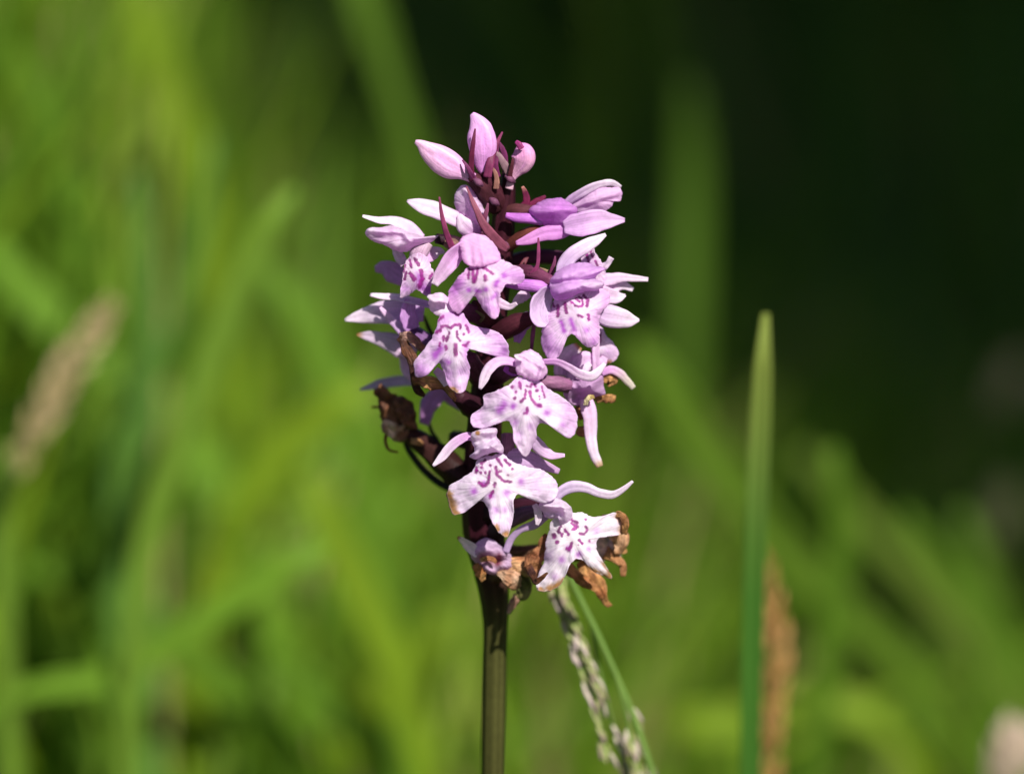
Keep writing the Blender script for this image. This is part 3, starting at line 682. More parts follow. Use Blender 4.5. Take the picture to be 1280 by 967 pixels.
petal('petal', F, [(718, 476), (722, 462), (732, 450), (744, 446)], [22, 28, 24, 8], [44, 44, 42, 40], 0.6, 10, [0.60, 0.44, 0.66], PALE, 125)
petal('petal', F, [(724, 474), (730, 462), (738, 454)], [10, 12, 6], [54, 56, 54], 0.5, 10, PALE, WHITE, 126)
petal('petal', F, [(746, 468), (745, 452), (745, 432), (746, 412)], [10, 9, 9, 8], [44, 46, 46, 44], 0.4, 0, PALE, PALE, 127)
petal('petal', F, [(742, 470), (750, 456), (756, 446)], [10, 14, 8], [38, 36, 34], 0.4, 0, [0.5, 0.34, 0.58], PALE, 128)
for k, pth in enumerate(([(752, 474), (762, 470), (768, 476), (760, 480)], [(746, 500), (758, 497), (770, 499)], [(720, 508), (726, 514), (730, 522)], [(722, 536), (730, 538), (737, 540)], [(730, 500), (738, 496), (742, 500)])):
    crumple('withered_edge', F, pth, [10, 12, 9, 6][:len(pth)], [36, 38, 36, 34][:len(pth)], BROWN, TAN, 3, 130 + k, n=7, m=16)
crumple('withered_edge', F, [(730, 505), (734, 498), (742, 497)], [5, 7, 4], [72, 74, 72], [0.5, 0.36, 0.12], [0.7, 0.6, 0.36], 2, 136, n=7, m=16)

#F11 bottom centre
F = flower([(604, 580), (608, 568), (610, 558), (612, 552)], [13, 12, 11, 9], [6, 60, 100, 118], OVARY, [0.30, 0.14, 0.18], 31, 'white spotted flower with a pointed lip at the lower middle of the spike')
dome('hood', F, [(588, 543), (600, 536), (622, 537), (621, 545), (628, 556), (629, 566), (619, 565), (606, 569), (594, 574), (587, 570), (593, 564), (590, 554)], (608, 554), 126, 22, [(592, 568, 622, 554, 4, 7), (596, 541, 620, 539, 3, 4), (594, 552, 612, 548, 4, -4)], WHITE, [0.74, 0.56, 0.80], seed=141, tan=[(597, 541, 4)], rough=4)
petal('sepal', F, [(598, 550), (586, 545), (574, 549), (561, 560), (552, 571), (541, 582)], [9, 11, 12, 13, 11, 3], [116, 116, 116, 116, 116, 116], 0.5, 25, LILAC, WHITE, 142)
petal('sepal', F, [(620, 575), (640, 572), (660, 574), (676, 580), (699, 589)], [14, 22, 22, 15, 7], [104, 100, 94, 90, 86], 0.4, 0, [0.62, 0.46, 0.70], [0.62, 0.40, 0.64], 143)
pod('ovary', F, [(634, 542), (634, 556), (630, 572)], [7, 9, 9], [84, 90, 94], [0.56, 0.32, 0.34], [0.5, 0.3, 0.36], 15)
z11 = zoom(540, 520, 5.37)
lip('lip', F, [(598, 574), (612, 570), (626, 568), (640, 576), (656, 583), (674, 586), (688, 594), (697, 608), (696, 619), (683, 628), (670, 626), (659, 620), (648, 617), (642, 624), (642, 640), (638, 660), (634, 672), (625, 666), (614, 650), (609, 632), (602, 625), (590, 632), (578, 641), (568, 643), (560, 626), (560, 611), (577, 598), (592, 588)], (622, 606), 138, 0.22, 12, 9, 6,
    ridges=[(622, 590, 630, 660, 6, 6), (640, 592, 680, 612, 8, 4), (600, 600, 574, 624, 8, 4)],
    marks=[(z11([(330, 320), (360, 300)]), 1.8), (z11([(300, 345), (297, 380)]), 1.6), (z11([(338, 345)]), 1.6), (z11([(330, 380)]), 1.5), (z11([(395, 330)]), 1.5), (z11([(435, 285), (470, 330)]), 1.5), (z11([(490, 298), (520, 328)]), 1.5), (z11([(388, 375), (375, 455), (345, 470), (318, 445)]), 1.8), (z11([(362, 380)]), 1.4), (z11([(428, 340), (440, 395), (480, 435), (530, 440)]), 1.7), (z11([(455, 370)]), 2.2), (z11([(512, 395)]), 1.5), (z11([(540, 355)]), 1.6), (z11([(422, 450), (420, 475)]), 1.6), (z11([(410, 505), (390, 540)]), 2.0), (z11([(305, 365)]), 1.3)],
    blots=[(z11([(280, 505)]), 5, 0.75), (z11([(395, 530)]), 4, 0.6), (z11([(595, 440)]), 4.5, 0.6), (z11([(500, 515)]), 4.5, 0.5), (z11([(345, 450)]), 3.5, 0.6), (z11([(430, 630)]), 4.5, 0.4), (z11([(490, 625)]), 4, 0.35), (z11([(700, 470)]), 10, 0.2)],
    base=[0.90, 0.84, 0.91], rim=[0.82, 0.67, 0.86], tan=[(562, 632, 15), (570, 642, 8), (634, 670, 9), (620, 660, 7), (560, 618, 9)], seed=144)
# dark shaded seed pods behind the lower flowers
pod('ovary', orchid, [(606, 640), (630, 640), (655, 636), (684, 630)], [16, 16, 14, 8], [6, 30, 50, 66], [0.05, 0.014, 0.022], [0.08, 0.022, 0.035], 16)
pod('ovary', orchid, [(606, 560), (586, 552), (566, 546)], [12, 12, 8], [0, -30, -50], [0.06, 0.02, 0.022], [0.08, 0.03, 0.03], 17)
pod('ovary', orchid, [(612, 420), (628, 414), (646, 404), (668, 396)], [13, 13, 12, 8], [10, 36, 54, 66], [0.09, 0.022, 0.03], [0.18, 0.05, 0.06], 18)
pod('ovary', orchid, [(618, 400), (606, 392), (594, 384)], [12, 13, 10], [10, 40, 60], [0.10, 0.03, 0.035], [0.14, 0.05, 0.04], 19)
pod('ovary', orchid, [(606, 480), (594, 462), (586, 446)], [12, 13, 9], [6, 40, 64], [0.10, 0.03, 0.045], [0.2, 0.08, 0.10], 20)
pod('ovary', orchid, [(606, 520), (588, 506), (572, 494)], [13, 14, 9], [2, 30, 50], [0.05, 0.015, 0.022], [0.09, 0.03, 0.04], 25)
bract(orchid, [(600, 402), (604, 396), (600, 392), (594, 388)], [5, 5, 4, 2], [62, 66, 68, 68], [0.16, 0.20, 0.05], 18)
petal('petal', orchid, [(672, 400), (660, 398), (652, 408), (646, 428)], [12, 18, 18, 8], 50, 0.5, 0, [0.56, 0.28, 0.62], [0.52, 0.26, 0.60], 145)
bract(orchid, [(668, 402), (666, 418), (664, 440)], [6, 6, 4], [56, 56, 54], [0.30, 0.10, 0.16], 19)
petal('petal', orchid, [(662, 366), (652, 371), (642, 380)], [10, 14, 6], 44, 0.3, 0, PALE, WHITE, 146)

#F12 bottom right
F = flower([(612, 668), (634, 652), (655, 642), (678, 636)], [11, 10, 9, 7], [6, 50, 76, 92], [0.05, 0.014, 0.02], [0.30, 0.18, 0.26], 32, 'white spotted flower with browned lobe edges at the foot of the spike')
dome('hood', F, [(674, 630), (684, 624), (696, 622), (707, 627), (716, 639), (714, 648), (702, 658), (697, 648), (686, 648), (678, 640)], (694, 636), 104, 16, [(676, 632, 712, 634, 3, 5), (682, 640, 700, 640, 4, -5), (704, 630, 708, 650, 4, 4)], WHITE, [0.64, 0.48, 0.70], seed=151, rough=4)
petal('sepal', F, [(690, 630), (700, 615), (715, 608), (732, 609), (750, 616), (766, 618), (779, 611), (791, 601)], [12, 15, 14, 12, 11, 10, 7, 3], [98, 98, 98, 98, 98, 98, 98, 98], 0.5, 20, [0.66, 0.52, 0.74], WHITE, 152)
petal('sepal', F, [(682, 644), (668, 655), (652, 661), (640, 672), (632, 690)], [12, 11, 8, 8, 8], [92, 90, 86, 82, 80], 0.5, 0, [0.58, 0.40, 0.64], [0.58, 0.42, 0.66], 153)
petal('petal', F, [(668, 630), (672, 638), (673, 648), (671, 656)], [6, 9, 9, 4], [104, 106, 106, 104], 0.5, 0, WHITE, WHITE, 154)
z12 = zoom(650, 590, 5.687)
lip('lip', F, [(690, 650), (700, 645), (716, 641), (727, 640), (740, 646), (753, 645), (772, 641), (782, 648), (781, 666), (764, 668), (748, 673), (745, 682), (752, 699), (764, 723), (754, 719), (741, 713), (728, 700), (720, 698), (712, 706), (706, 720), (699, 732), (684, 739), (671, 736), (673, 720), (680, 702), (683, 680), (686, 664)], (716, 676), 106, 0.18, 12, 8, 6,
    ridges=[(712, 660, 740, 706, 6, 6), (730, 655, 774, 654, 7, 5), (700, 670, 684, 730, 7, 5)],
    marks=[(z12([(345, 325), (405, 360)]), 1.8), (z12([(465, 335)]), 1.6), (z12([(370, 365), (410, 390)]), 1.8), (z12([(375, 405), (395, 400)]), 1.8), (z12([(420, 435), (455, 440), (480, 410), (465, 385)]), 1.2), (z12([(290, 385), (270, 420), (300, 440)]), 1.6), (z12([(320, 410), (345, 440)]), 1.4), (z12([(245, 445), (250, 460)]), 2.6), (z12([(265, 500)]), 2.6), (z12([(300, 455)]), 1.4), (z12([(420, 480), (440, 510)]), 1.4), (z12([(492, 488)]), 1.8), (z12([(330, 540), (350, 555), (370, 500)]), 1.6), (z12([(415, 515)]), 1.3)],
    blots=[(z12([(345, 540)]), 4, 0.6), (z12([(420, 580)]), 3.5, 0.6), (z12([(300, 620)]), 4.5, 0.55), (z12([(540, 420)]), 5, 0.3), (z12([(485, 545)]), 3, 0.4), (z12([(245, 740)]), 4, 0.35), (z12([(210, 600)]), 8, 0.2)],
    base=[0.91, 0.87, 0.91], rim=[0.87, 0.80, 0.88], tan=[(780, 645, 14), (781, 662, 13), (762, 720, 14), (750, 708, 10), (692, 737, 13), (702, 728, 10), (676, 739, 7), (740, 712, 8)], seed=155)
crumple('withered_edge', F, [(770, 643), (779, 645), (783, 655), (779, 667)], [8, 9, 9, 6], [92, 96, 96, 92], BROWN, TAN, 3, 156, n=7, m=20)

# withered flower behind it
F = flower([(612, 690), (640, 690), (680, 690), (725, 690)], [10, 9, 10, 12], [4, -6, 4, 20], [0.10, 0.04, 0.03], [0.34, 0.17, 0.09], 33, 'withered brown flower behind the lowest right flower', mat=M_DRY)
crumple('petal', F, [(738, 682), (752, 682), (766, 688), (774, 696)], [26, 32, 26, 8], [40, 42, 42, 40], [0.62, 0.46, 0.36], [0.72, 0.62, 0.54], 4, 161)
crumple('petal', F, [(756, 690), (768, 696), (778, 704), (780, 719)], [16, 14, 10, 6], [50, 50, 48, 46], [0.40, 0.18, 0.08], TAN, 3, 162)
crumple('petal', F, [(758, 684), (770, 688), (784, 688)], [10, 8, 5], [30, 30, 28], [0.40, 0.18, 0.08], TAN, 2, 163)
crumple('petal', F, [(708, 704), (720, 718), (730, 728), (737, 736)], [14, 16, 14, 6], [70, 70, 66, 64], [0.34, 0.13, 0.05], TAN, 3, 164)
crumple('petal', F, [(730, 700), (738, 718), (750, 738), (762, 757)], [20, 22, 18, 6], [56, 54, 50, 48], [0.30, 0.11, 0.04], TAN, 3.5, 165)
crumple('petal', F, [(750, 650), (764, 656), (776, 672), (774, 690)], [20, 26, 22, 8], [60, 60, 56, 52], [0.40, 0.18, 0.08], [0.66, 0.46, 0.30], 3.5, 166)

#F13 small shrivelling flower at the foot
F = flower([(616, 722), (626, 716), (634, 708), (628, 700)], [9, 9, 9, 7], [10, 40, 56, 64], [0.14, 0.06, 0.04], [0.34, 0.14, 0.16], 34, 'small shrivelling lilac flower beside the dark stem top')
dome('hood', F, [(588, 694), (592, 682), (600, 674), (609, 672), (620, 677), (631, 686), (641, 697), (640, 710), (628, 714), (615, 718), (603, 710), (594, 703)], (615, 694), 66, 24, [(600, 690, 622, 684, 4, 5), (606, 698, 630, 700, 6, -14), (600, 708, 614, 714, 4, 5)], [0.62, 0.48, 0.68], [0.62, 0.40, 0.60], seed=171, rough=6, power=0.8,
     blots=[([(604, 698), (622, 700)], 7, 0.85, [0.30, 0.09, 0.05]), ([(624, 694), (622, 704)], 4, 0.8, [0.22, 0.02, 0.06])])
petal('sepal', F, [(598, 692), (588, 684), (580, 677), (572, 671)], [12, 13, 9, 3], [78, 80, 80, 80], 0.4, 0, WHITE, [0.8, 0.74, 0.66], 172, tip=TAN)
crumple('withered_edge', F, [(592, 706), (600, 714), (606, 724)], [8, 12, 6], [74, 78, 74], [0.34, 0.12, 0.04], TAN, 4, 173)
crumple('withered_edge', F, [(622, 716), (634, 720), (644, 726), (648, 734)], [12, 18, 20, 8], [70, 76, 74, 70], [0.36, 0.18, 0.10], [0.58, 0.38, 0.26], 3, 174)
crumple('withered_edge', F, [(600, 700), (610, 697), (620, 702)], [5, 7, 4], [84, 86, 84], [0.36, 0.14, 0.06], [0.5, 0.26, 0.12], 3, 175)
crumple('petal', F, [(634, 708), (650, 706), (664, 710), (680, 722)], [20, 22, 24, 12], [66, 70, 74, 80], [0.34, 0.14, 0.06], [0.56, 0.32, 0.16], 3.5, 176)
crumple('petal', F, [(662, 712), (668, 700), (676, 690), (683, 668)], [18, 20, 18, 6], [82, 84, 84, 84], [0.20, 0.07, 0.03], [0.42, 0.19, 0.08], 3.5, 177)
crumple('petal', F, [(660, 706), (664, 716), (672, 726), (686, 716)], [10, 10, 7, 2], [92, 104, 126, 134], DARKBROWN, BROWN, 1.5, 178, n=7)
crumple('withered_edge', F, [(648, 716), (654, 728), (652, 742), (644, 746)], [14, 20, 16, 6], [52, 54, 52, 48], [0.10, 0.10, 0.03], [0.20, 0.18, 0.06], 3, 179)
crumple('withered_edge', F, [(646, 742), (642, 752), (636, 766)], [11, 12, 5], [48, 48, 46], [0.34, 0.17, 0.12], [0.55, 0.34, 0.26], 3, 180)

#withered flower on the left
F = flower([(606, 628), (580, 600), (552, 574), (526, 552), (506, 538)], [16, 17, 16.5, 13, 9], [0, 0, -14, -30, -40], [0.035, 0.016, 0.014], [0.11, 0.045, 0.03], 35, 'withered dark brown flower on a thick pod at the left')
crumple('petal', F, [(512, 540), (500, 526), (488, 508), (478, 494), (470, 482)], [24, 34, 30, 18, 8], [-34, -36, -38, -40, -42], [0.12, 0.045, 0.022], [0.26, 0.11, 0.05], 5, 181)
crumple('petal', F, [(516, 536), (512, 522), (502, 506), (490, 498)], [16, 20, 18, 8], [-24, -22, -24, -28], [0.08, 0.03, 0.016], [0.20, 0.08, 0.04], 5, 182)
crumple('petal', F, [(506, 544), (496, 540), (486, 534), (480, 530)], [20, 22, 16, 8], [-28, -24, -22, -22], [0.20, 0.08, 0.04], [0.60, 0.42, 0.30], 5, 183)
crumple('petal', F, [(486, 536), (482, 548), (486, 562), (497, 566)], [5, 4, 3, 2], [-24, -24, -24, -24], BROWN, BROWN, 1, 184, n=5)
crumple('petal', F, [(486, 502), (476, 508), (464, 509)], [5, 4, 2], [-36, -36, -36], BROWN, BROWN, 1, 185, n=5)
crumple('petal', F, [(480, 500), (488, 494), (496, 493)], [5, 4, 2], [-36, -34, -34], BROWN, BROWN, 1, 186, n=5)
crumple('withered_edge', F, [(514, 552), (520, 552), (528, 556)], [6, 8, 4], [-12, -10, -12], [0.5, 0.26, 0.12], TAN, 1.5, 187, n=7, m=14)
bract(F, [(596, 628), (570, 614), (544, 600), (522, 578), (508, 556), (504, 542)], [9, 11, 11, 10, 8, 4], [-24, -34, -44, -52, -56, -56], [0.035, 0.04, 0.018], 20)
bract(F, [(556, 566), (546, 550), (539, 538), (536, 526)], [8, 7, 6, 3], [-60, -64, -66, -66], [0.04, 0.04, 0.02], 21)
bract(F, [(548, 436), (540, 418), (532, 400), (530, 394)], [6, 6, 5, 3], [-40, -44, -46, -46], [0.05, 0.06, 0.02], 22)

# ------------------------------------------------------------------ drooping grass panicle beside the orchid
def px_thing(name, label, cat, group, anchor_px, d):
    w_, _ = P(np.array([anchor_px[0], anchor_px[1], d], float))
    o = bpy.data.objects.new(name, None)
    o.empty_display_size = 0.01
    o.location = (w_[0], w_[1], 0.0)
    o['label'] = label; o['category'] = cat
    if group:
        o['group'] = group
    col.objects.link(o)
    return o, np.array([w_[0], w_[1], 0.0])

panicle, porg = px_thing('grass_panicle', 'drooping grass flower head with purplish green spikelets beside the orchid stem', 'grass', None, (830, 1040), -60)
_org = ORG
ORG = porg
PD = -95
culm_px = [(836, 1060), (822, 990), (806, 935), (786, 880), (764, 830), (742, 782), (722, 742), (704, 704), (688, 664)]
w_, t_ = P(np.array([(x, y, PD) for x, y in culm_px], float))
gp = np.vstack([[w_[0][0] + 0.004, w_[0][1], -0.003], [w_[0][0] + 0.006, w_[0][1], 0.10], w_])
v, f, uv, A, V = tube(gp, [0.0008, 0.0006] + [q * S for q in (4.6, 4.4, 4.2, 4.0, 4.0, 4.0, 4.0, 3.4, 2.2)], 8, 70, world=True)
sub('culm', panicle, v, f, np.array([0.19, 0.31, 0.07]) * (1 + 0.2 * vnoise(v, 400, 2))[:, None], M_GRASS, uv)
branches = [
    [(690, 670), (692, 735), (704, 772), (722, 820), (738, 872), (752, 918), (762, 948)],
    [(700, 696), (704, 735), (716, 775), (732, 815), (744, 850), (752, 880)],
    [(738, 775), (748, 830), (762, 885), (776, 935), (786, 985)],
    [(760, 820), (778, 858), (796, 905), (808, 945), (818, 985)],
    [(770, 845), (782, 890), (790, 930), (798, 975)],
]
def spikelet_mesh():
    m_, n_ = 9, 8
    tt = np.linspace(0, 1, m_)
    r_ = 0.5 * np.sin(np.pi * tt ** 0.8) ** 0.9 + 0.02
    a = np.linspace(0, 2 * np.pi, n_, endpoint=False)
    A_, T_ = np.meshgrid(a, tt)
    Rr = np.repeat(r_[:, None], n_, 1)
    return np.stack([Rr * np.cos(A_), 0.7 * Rr * np.sin(A_), T_], -1).reshape(-1, 3), grid_faces(m_, n_, True).tolist() + [list(range(n_))[::-1], list(range((m_ - 1) * n_, m_ * n_))], T_.ravel()
sv, sf, sT = spikelet_mesh()
rs = random.Random(3)
spike_n = 0
for bi, br in enumerate(branches):
    dd = PD + [0, 8, -14, -4, 10][bi]
    w_, t_ = P(np.array([(x, y, dd) for x, y in br], float))
    v, f, uv, A, V = tube([(x, y, dd) for x, y in br], [2.2] * (len(br) - 1) + [1.2], 6, 50)
    bo = sub('branch', panicle, v, f, np.array([0.20, 0.31, 0.07]) * np.ones((len(v), 1)), M_GRASS, uv)
    cpts = catmull(w_, 160)
    ranges = [(0.20, 1.0, 30), (0.08, 1.0, 32), (0.62, 1.0, 16), (0.36, 1.0, 24), (0.50, 1.0, 14)][bi]
    for q in range(ranges[2]):
        u = ranges[0] + (ranges[1] - ranges[0]) * (q + 0.6 * rs.random()) / ranges[2]
        i = min(int(u * 159), 157)
        T = Vector(cpts[min(i + 2, 159)] - cpts[i]).normalized()
        rot = T.to_track_quat('Z', 'Y').to_matrix()
        side = 1 if q % 2 else -1
        tilt = Vector((side * 0.16 + rs.uniform(-.08, .08), rs.uniform(-.3, .3), 1)).normalized()
        dirn = (rot @ tilt).normalized()
        rm = dirn.to_track_quat('Z', 'Y').to_matrix()
        L_ = S * rs.uniform(20, 30); W_ = S * rs.uniform(6.0, 8.5)
        vv = np.array([list(rm @ Vector((p[0] * W_, p[1] * W_, p[2] * L_))) for p in sv]) + cpts[i] + np.array([side * 3.0 * S, rs.uniform(-2, 2) * S, 0])
        kind = rs.random()
        ca, cb = (np.array([0.30, 0.36, 0.10]), np.array([0.30, 0.17, 0.22])) if kind < 0.55 else ((np.array([0.55, 0.52, 0.36]), np.array([0.56, 0.40, 0.46])) if kind < 0.78 else (np.array([0.22, 0.30, 0.07]), np.array([0.40, 0.38, 0.2])))
        sub('spikelet', panicle, vv, sf, mixc(ca, cb, np.clip(sT * 1.2 - 0.1, 0, 1)), M_SEED, None)
ORG = _org

# ------------------------------------------------------------------ single grass blades that stand out in the meadow
def blade(label, path, widths, Y, colr, group=None, cat='grass', name='grass_shoot', tipc=None, rolls=0.0, lean=(0.01, 0.0), cup=0.35, mat=None, seed=0):
    d = -Y / S
    w_, t_ = P(np.array([(x, y, d) for x, y in path], float))
    wid = np.array(widths, float) * S * t_ / 2
    last = w_[-1]
    dirv = w_[-1] - w_[-2]
    zg = last[2]
    p1 = last + np.array([dirv[0] * 0.5 + lean[0] * 0.5, lean[1] * 0.5, -zg * 0.5]); p2 = np.array([p1[0] + lean[0] * 0.5 + dirv[0] * 0.1, p1[1] + lean[1] * 0.5, -0.002])
    pts = np.vstack([w_, p1, p2]); wid = np.concatenate([wid, [wid[-1] * 0.9, wid[-1] * 0.6]])
    org = np.array([p2[0], p2[1], 0.0])
    c_ = catmull(np.column_stack([pts, wid]), 46)
    pos, wd = c_[:, :3], np.maximum(c_[:, 3], 1e-5)
    T = np.gradient(pos, axis=0); T /= np.linalg.norm(T, axis=1, keepdims=True) + 1e-12
    V_ = CAM - pos; V_ /= np.linalg.norm(V_, axis=1, keepdims=True)
    N_ = V_ - T * np.sum(V_ * T, 1, keepdims=True); N_ /= np.linalg.norm(N_, axis=1, keepdims=True) + 1e-9
    B = np.cross(T, N_)
    rl = np.radians(rolls) + 0.3 * np.sin(np.linspace(0, 3, 46) + seed)
    N2 = N_ * np.cos(rl)[:, None] + B * np.sin(rl)[:, None]
    B2 = B * np.cos(rl)[:, None] - N_ * np.sin(rl)[:, None]
    u = np.linspace(-1, 1, 5)
    vv = pos[:, None, :] + B2[:, None, :] * (wd[:, None] * u)[..., None] - N2[:, None, :] * (cup * wd[:, None] * (1 - np.abs(u)))[..., None]
    U, Vv = np.meshgrid(u, np.linspace(0, 1, 46))
    cc = np.asarray(colr) * (1 + 0.12 * vnoise(vv.reshape(-1, 3), 120, seed))[:, None]
    if tipc is not None:
        cc = mixc(cc, tipc, 1 - sstep(0.0, 0.12, Vv.ravel()))
    o = mesh_obj(name, vv.reshape(-1, 3) - org, grid_faces(46, 5), cc, mat or M_GRASS, None, np.stack([U.ravel(), Vv.ravel()], 1), True, 0.0002)
    o.location = org
    o['label'] = label; o['category'] = cat
    if group:
        o['group'] = group
    return o

G_MID = np.array([0.115, 0.230, 0.017])
G_YEL = np.array([0.18, 0.285, 0.014])
G_TEAL = np.array([0.095, 0.21, 0.034])
G_PALE = np.array([0.16, 0.28, 0.03])
G_SHADE = np.array([0.05, 0.12, 0.02])
STRAW = np.array([0.40, 0.30, 0.14])

blade('upright blue-green grass blade with a narrow tip right of the orchid', [(957, 392), (954, 440), (950, 520), (946, 600), (943, 700), (940, 800), (938, 900), (938, 980)], [8, 20, 27, 29, 29, 28, 27, 26], 0.034, [0.07, 0.20, 0.026], tipc=[0.24, 0.30, 0.06], seed=1)
blade('pale green grass blade leaning right, crossing the blue-green stalk', [(368, 236), (340, 270), (305, 345), (262, 450), (222, 560), (190, 650), (172, 740), (164, 860), (160, 980)], [12, 26, 34, 38, 38, 36, 32, 30, 28], 0.125, G_PALE, lean=(0, 0.01), seed=2)
blade('tall bluish green grass blade standing upright beside the straw seed head', [(172, 215), (180, 300), (186, 400), (184, 500), (178, 600), (176, 700), (180, 800), (184, 900), (188, 990)], [10, 24, 30, 30, 34, 38, 40, 40, 38], 0.15, G_TEAL, seed=3)
blade('thin bluish green grass blade close to the tall bluish one', [(268, 170), (258, 240), (240, 330), (214, 430), (150, 520), (140, 620), (146, 740), (160, 880)], [8, 16, 20, 22, 26, 26, 26, 26], 0.17, G_TEAL * 1.0, seed=4)
blade('green grass blade bent low, slanting across the lit grass', [(408, 684), (352, 712), (290, 752), (230, 792), (170, 830), (110, 852), (60, 856)], [20, 34, 38, 36, 34, 30, 26], 0.13, [0.14, 0.27, 0.02], lean=(-0.03, 0.02), rolls=20, seed=5)
blade('yellowish grass blade leaning left behind the orchid', [(388, 590), (406, 640), (428, 690), (452, 740), (476, 790), (500, 850), (520, 920)], [22, 40, 46, 46, 44, 40, 36], 0.16, G_YEL, lean=(0.02, 0.02), seed=6)
blade('broad green grass blade slanting down behind the orchid to the right', [(790, 420), (830, 480), (880, 560), (930, 630), (980, 690), (1040, 750), (1120, 820)], [18, 42, 50, 48, 44, 40, 36], 0.20, [0.12, 0.22, 0.018], lean=(0.05, 0.03), seed=7)
blade('bright grass blade leaning left at the top of the lit patch', [(440, -60), (462, 20), (484, 90), (510, 170), (530, 250), (545, 330)], [40, 44, 32, 28, 24, 22], 0.26, [0.11, 0.21, 0.02], lean=(0.02, 0.03), seed=8)
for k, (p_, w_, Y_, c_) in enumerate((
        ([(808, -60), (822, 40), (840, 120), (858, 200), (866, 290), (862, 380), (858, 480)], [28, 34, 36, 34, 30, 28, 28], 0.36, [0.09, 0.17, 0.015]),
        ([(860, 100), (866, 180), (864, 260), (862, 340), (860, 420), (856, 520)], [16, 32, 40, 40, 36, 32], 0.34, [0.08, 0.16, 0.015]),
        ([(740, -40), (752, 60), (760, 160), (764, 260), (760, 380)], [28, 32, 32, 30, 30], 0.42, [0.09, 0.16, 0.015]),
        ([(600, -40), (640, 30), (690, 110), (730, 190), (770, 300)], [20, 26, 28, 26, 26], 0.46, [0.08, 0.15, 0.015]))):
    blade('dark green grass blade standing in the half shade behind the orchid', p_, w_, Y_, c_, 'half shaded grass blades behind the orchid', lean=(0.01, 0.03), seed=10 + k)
for k, (p_, w_, Y_, c_) in enumerate((
        ([(1040, 560), (1052, 640), (1046, 740), (1030, 850), (1020, 960)], [14, 32, 36, 36, 34], 0.17, G_MID * 0.95),
        ([(1130, 640), (1170, 700), (1220, 760), (1280, 830), (1330, 900)], [16, 28, 32, 32, 30], 0.20, G_MID * 0.85),
        ([(1000, 560), (1080, 650), (1140, 710), (1220, 800), (1290, 880)], [16, 28, 30, 30, 28], 0.27, [0.12, 0.19, 0.02]),
        ([(840, 900), (900, 905), (960, 890), (1030, 880)], [30, 46, 46, 40], 0.22, G_YEL),
        ([(1200, 640), (1225, 700), (1240, 780), (1240, 900)], [16, 28, 30, 30], 0.25, G_MID * 0.8))):
    blade('mid green grass blade among the low grass right of the orchid', p_, w_, Y_, c_, 'low grass blades right of the orchid', lean=(0.02, 0.02), seed=20 + k)
for k, (p_, w_, Y_, c_) in enumerate((
        ([(20, 60), (60, 160), (100, 280), (130, 420), (150, 560), (160, 700)], [20, 40, 48, 50, 48, 46], 0.22, G_MID * 1.1),
        ([(160, -40), (200, 80), (240, 200), (270, 340), (290, 480), (300, 640)], [30, 44, 50, 50, 48, 46], 0.24, G_YEL * 0.95),
        ([(-20, 300), (30, 360), (90, 420), (160, 470), (230, 540), (290, 640)], [26, 44, 50, 50, 46, 44], 0.20, G_MID * 1.2),
        ([(330, 330), (380, 400), (420, 480), (450, 570), (470, 680)], [20, 40, 48, 48, 46], 0.20, G_MID),
        ([(460, 480), (400, 520), (340, 580), (290, 660), (260, 760)], [24, 42, 48, 46, 44], 0.19, G_YEL),
        ([(10, 680), (80, 720), (160, 760), (240, 820), (330, 900)], [24, 44, 48, 46, 44], 0.18, G_MID * 1.1),
        ([(330, 820), (390, 860), (450, 910), (520, 980)], [24, 44, 46, 44], 0.17, G_MID),
        ([(8, 560), (4, 660), (6, 780), (12, 920)], [14, 24, 26, 26], 0.13, G_PALE * 0.9),
        ([(500, 620), (470, 690), (420, 780), (380, 880)], [24, 44, 46, 44], 0.24, G_MID * 1.1),
        ([(560, 760), (520, 820), (470, 880), (420, 950)], [22, 40, 44, 44], 0.2, G_YEL * 0.9))):
    blade('bright green sunlit grass blade in the dense grass left of the orchid', p_, w_, Y_, c_, 'sunlit grass blades left of the orchid', lean=(0.015, 0.03), seed=40 + k)

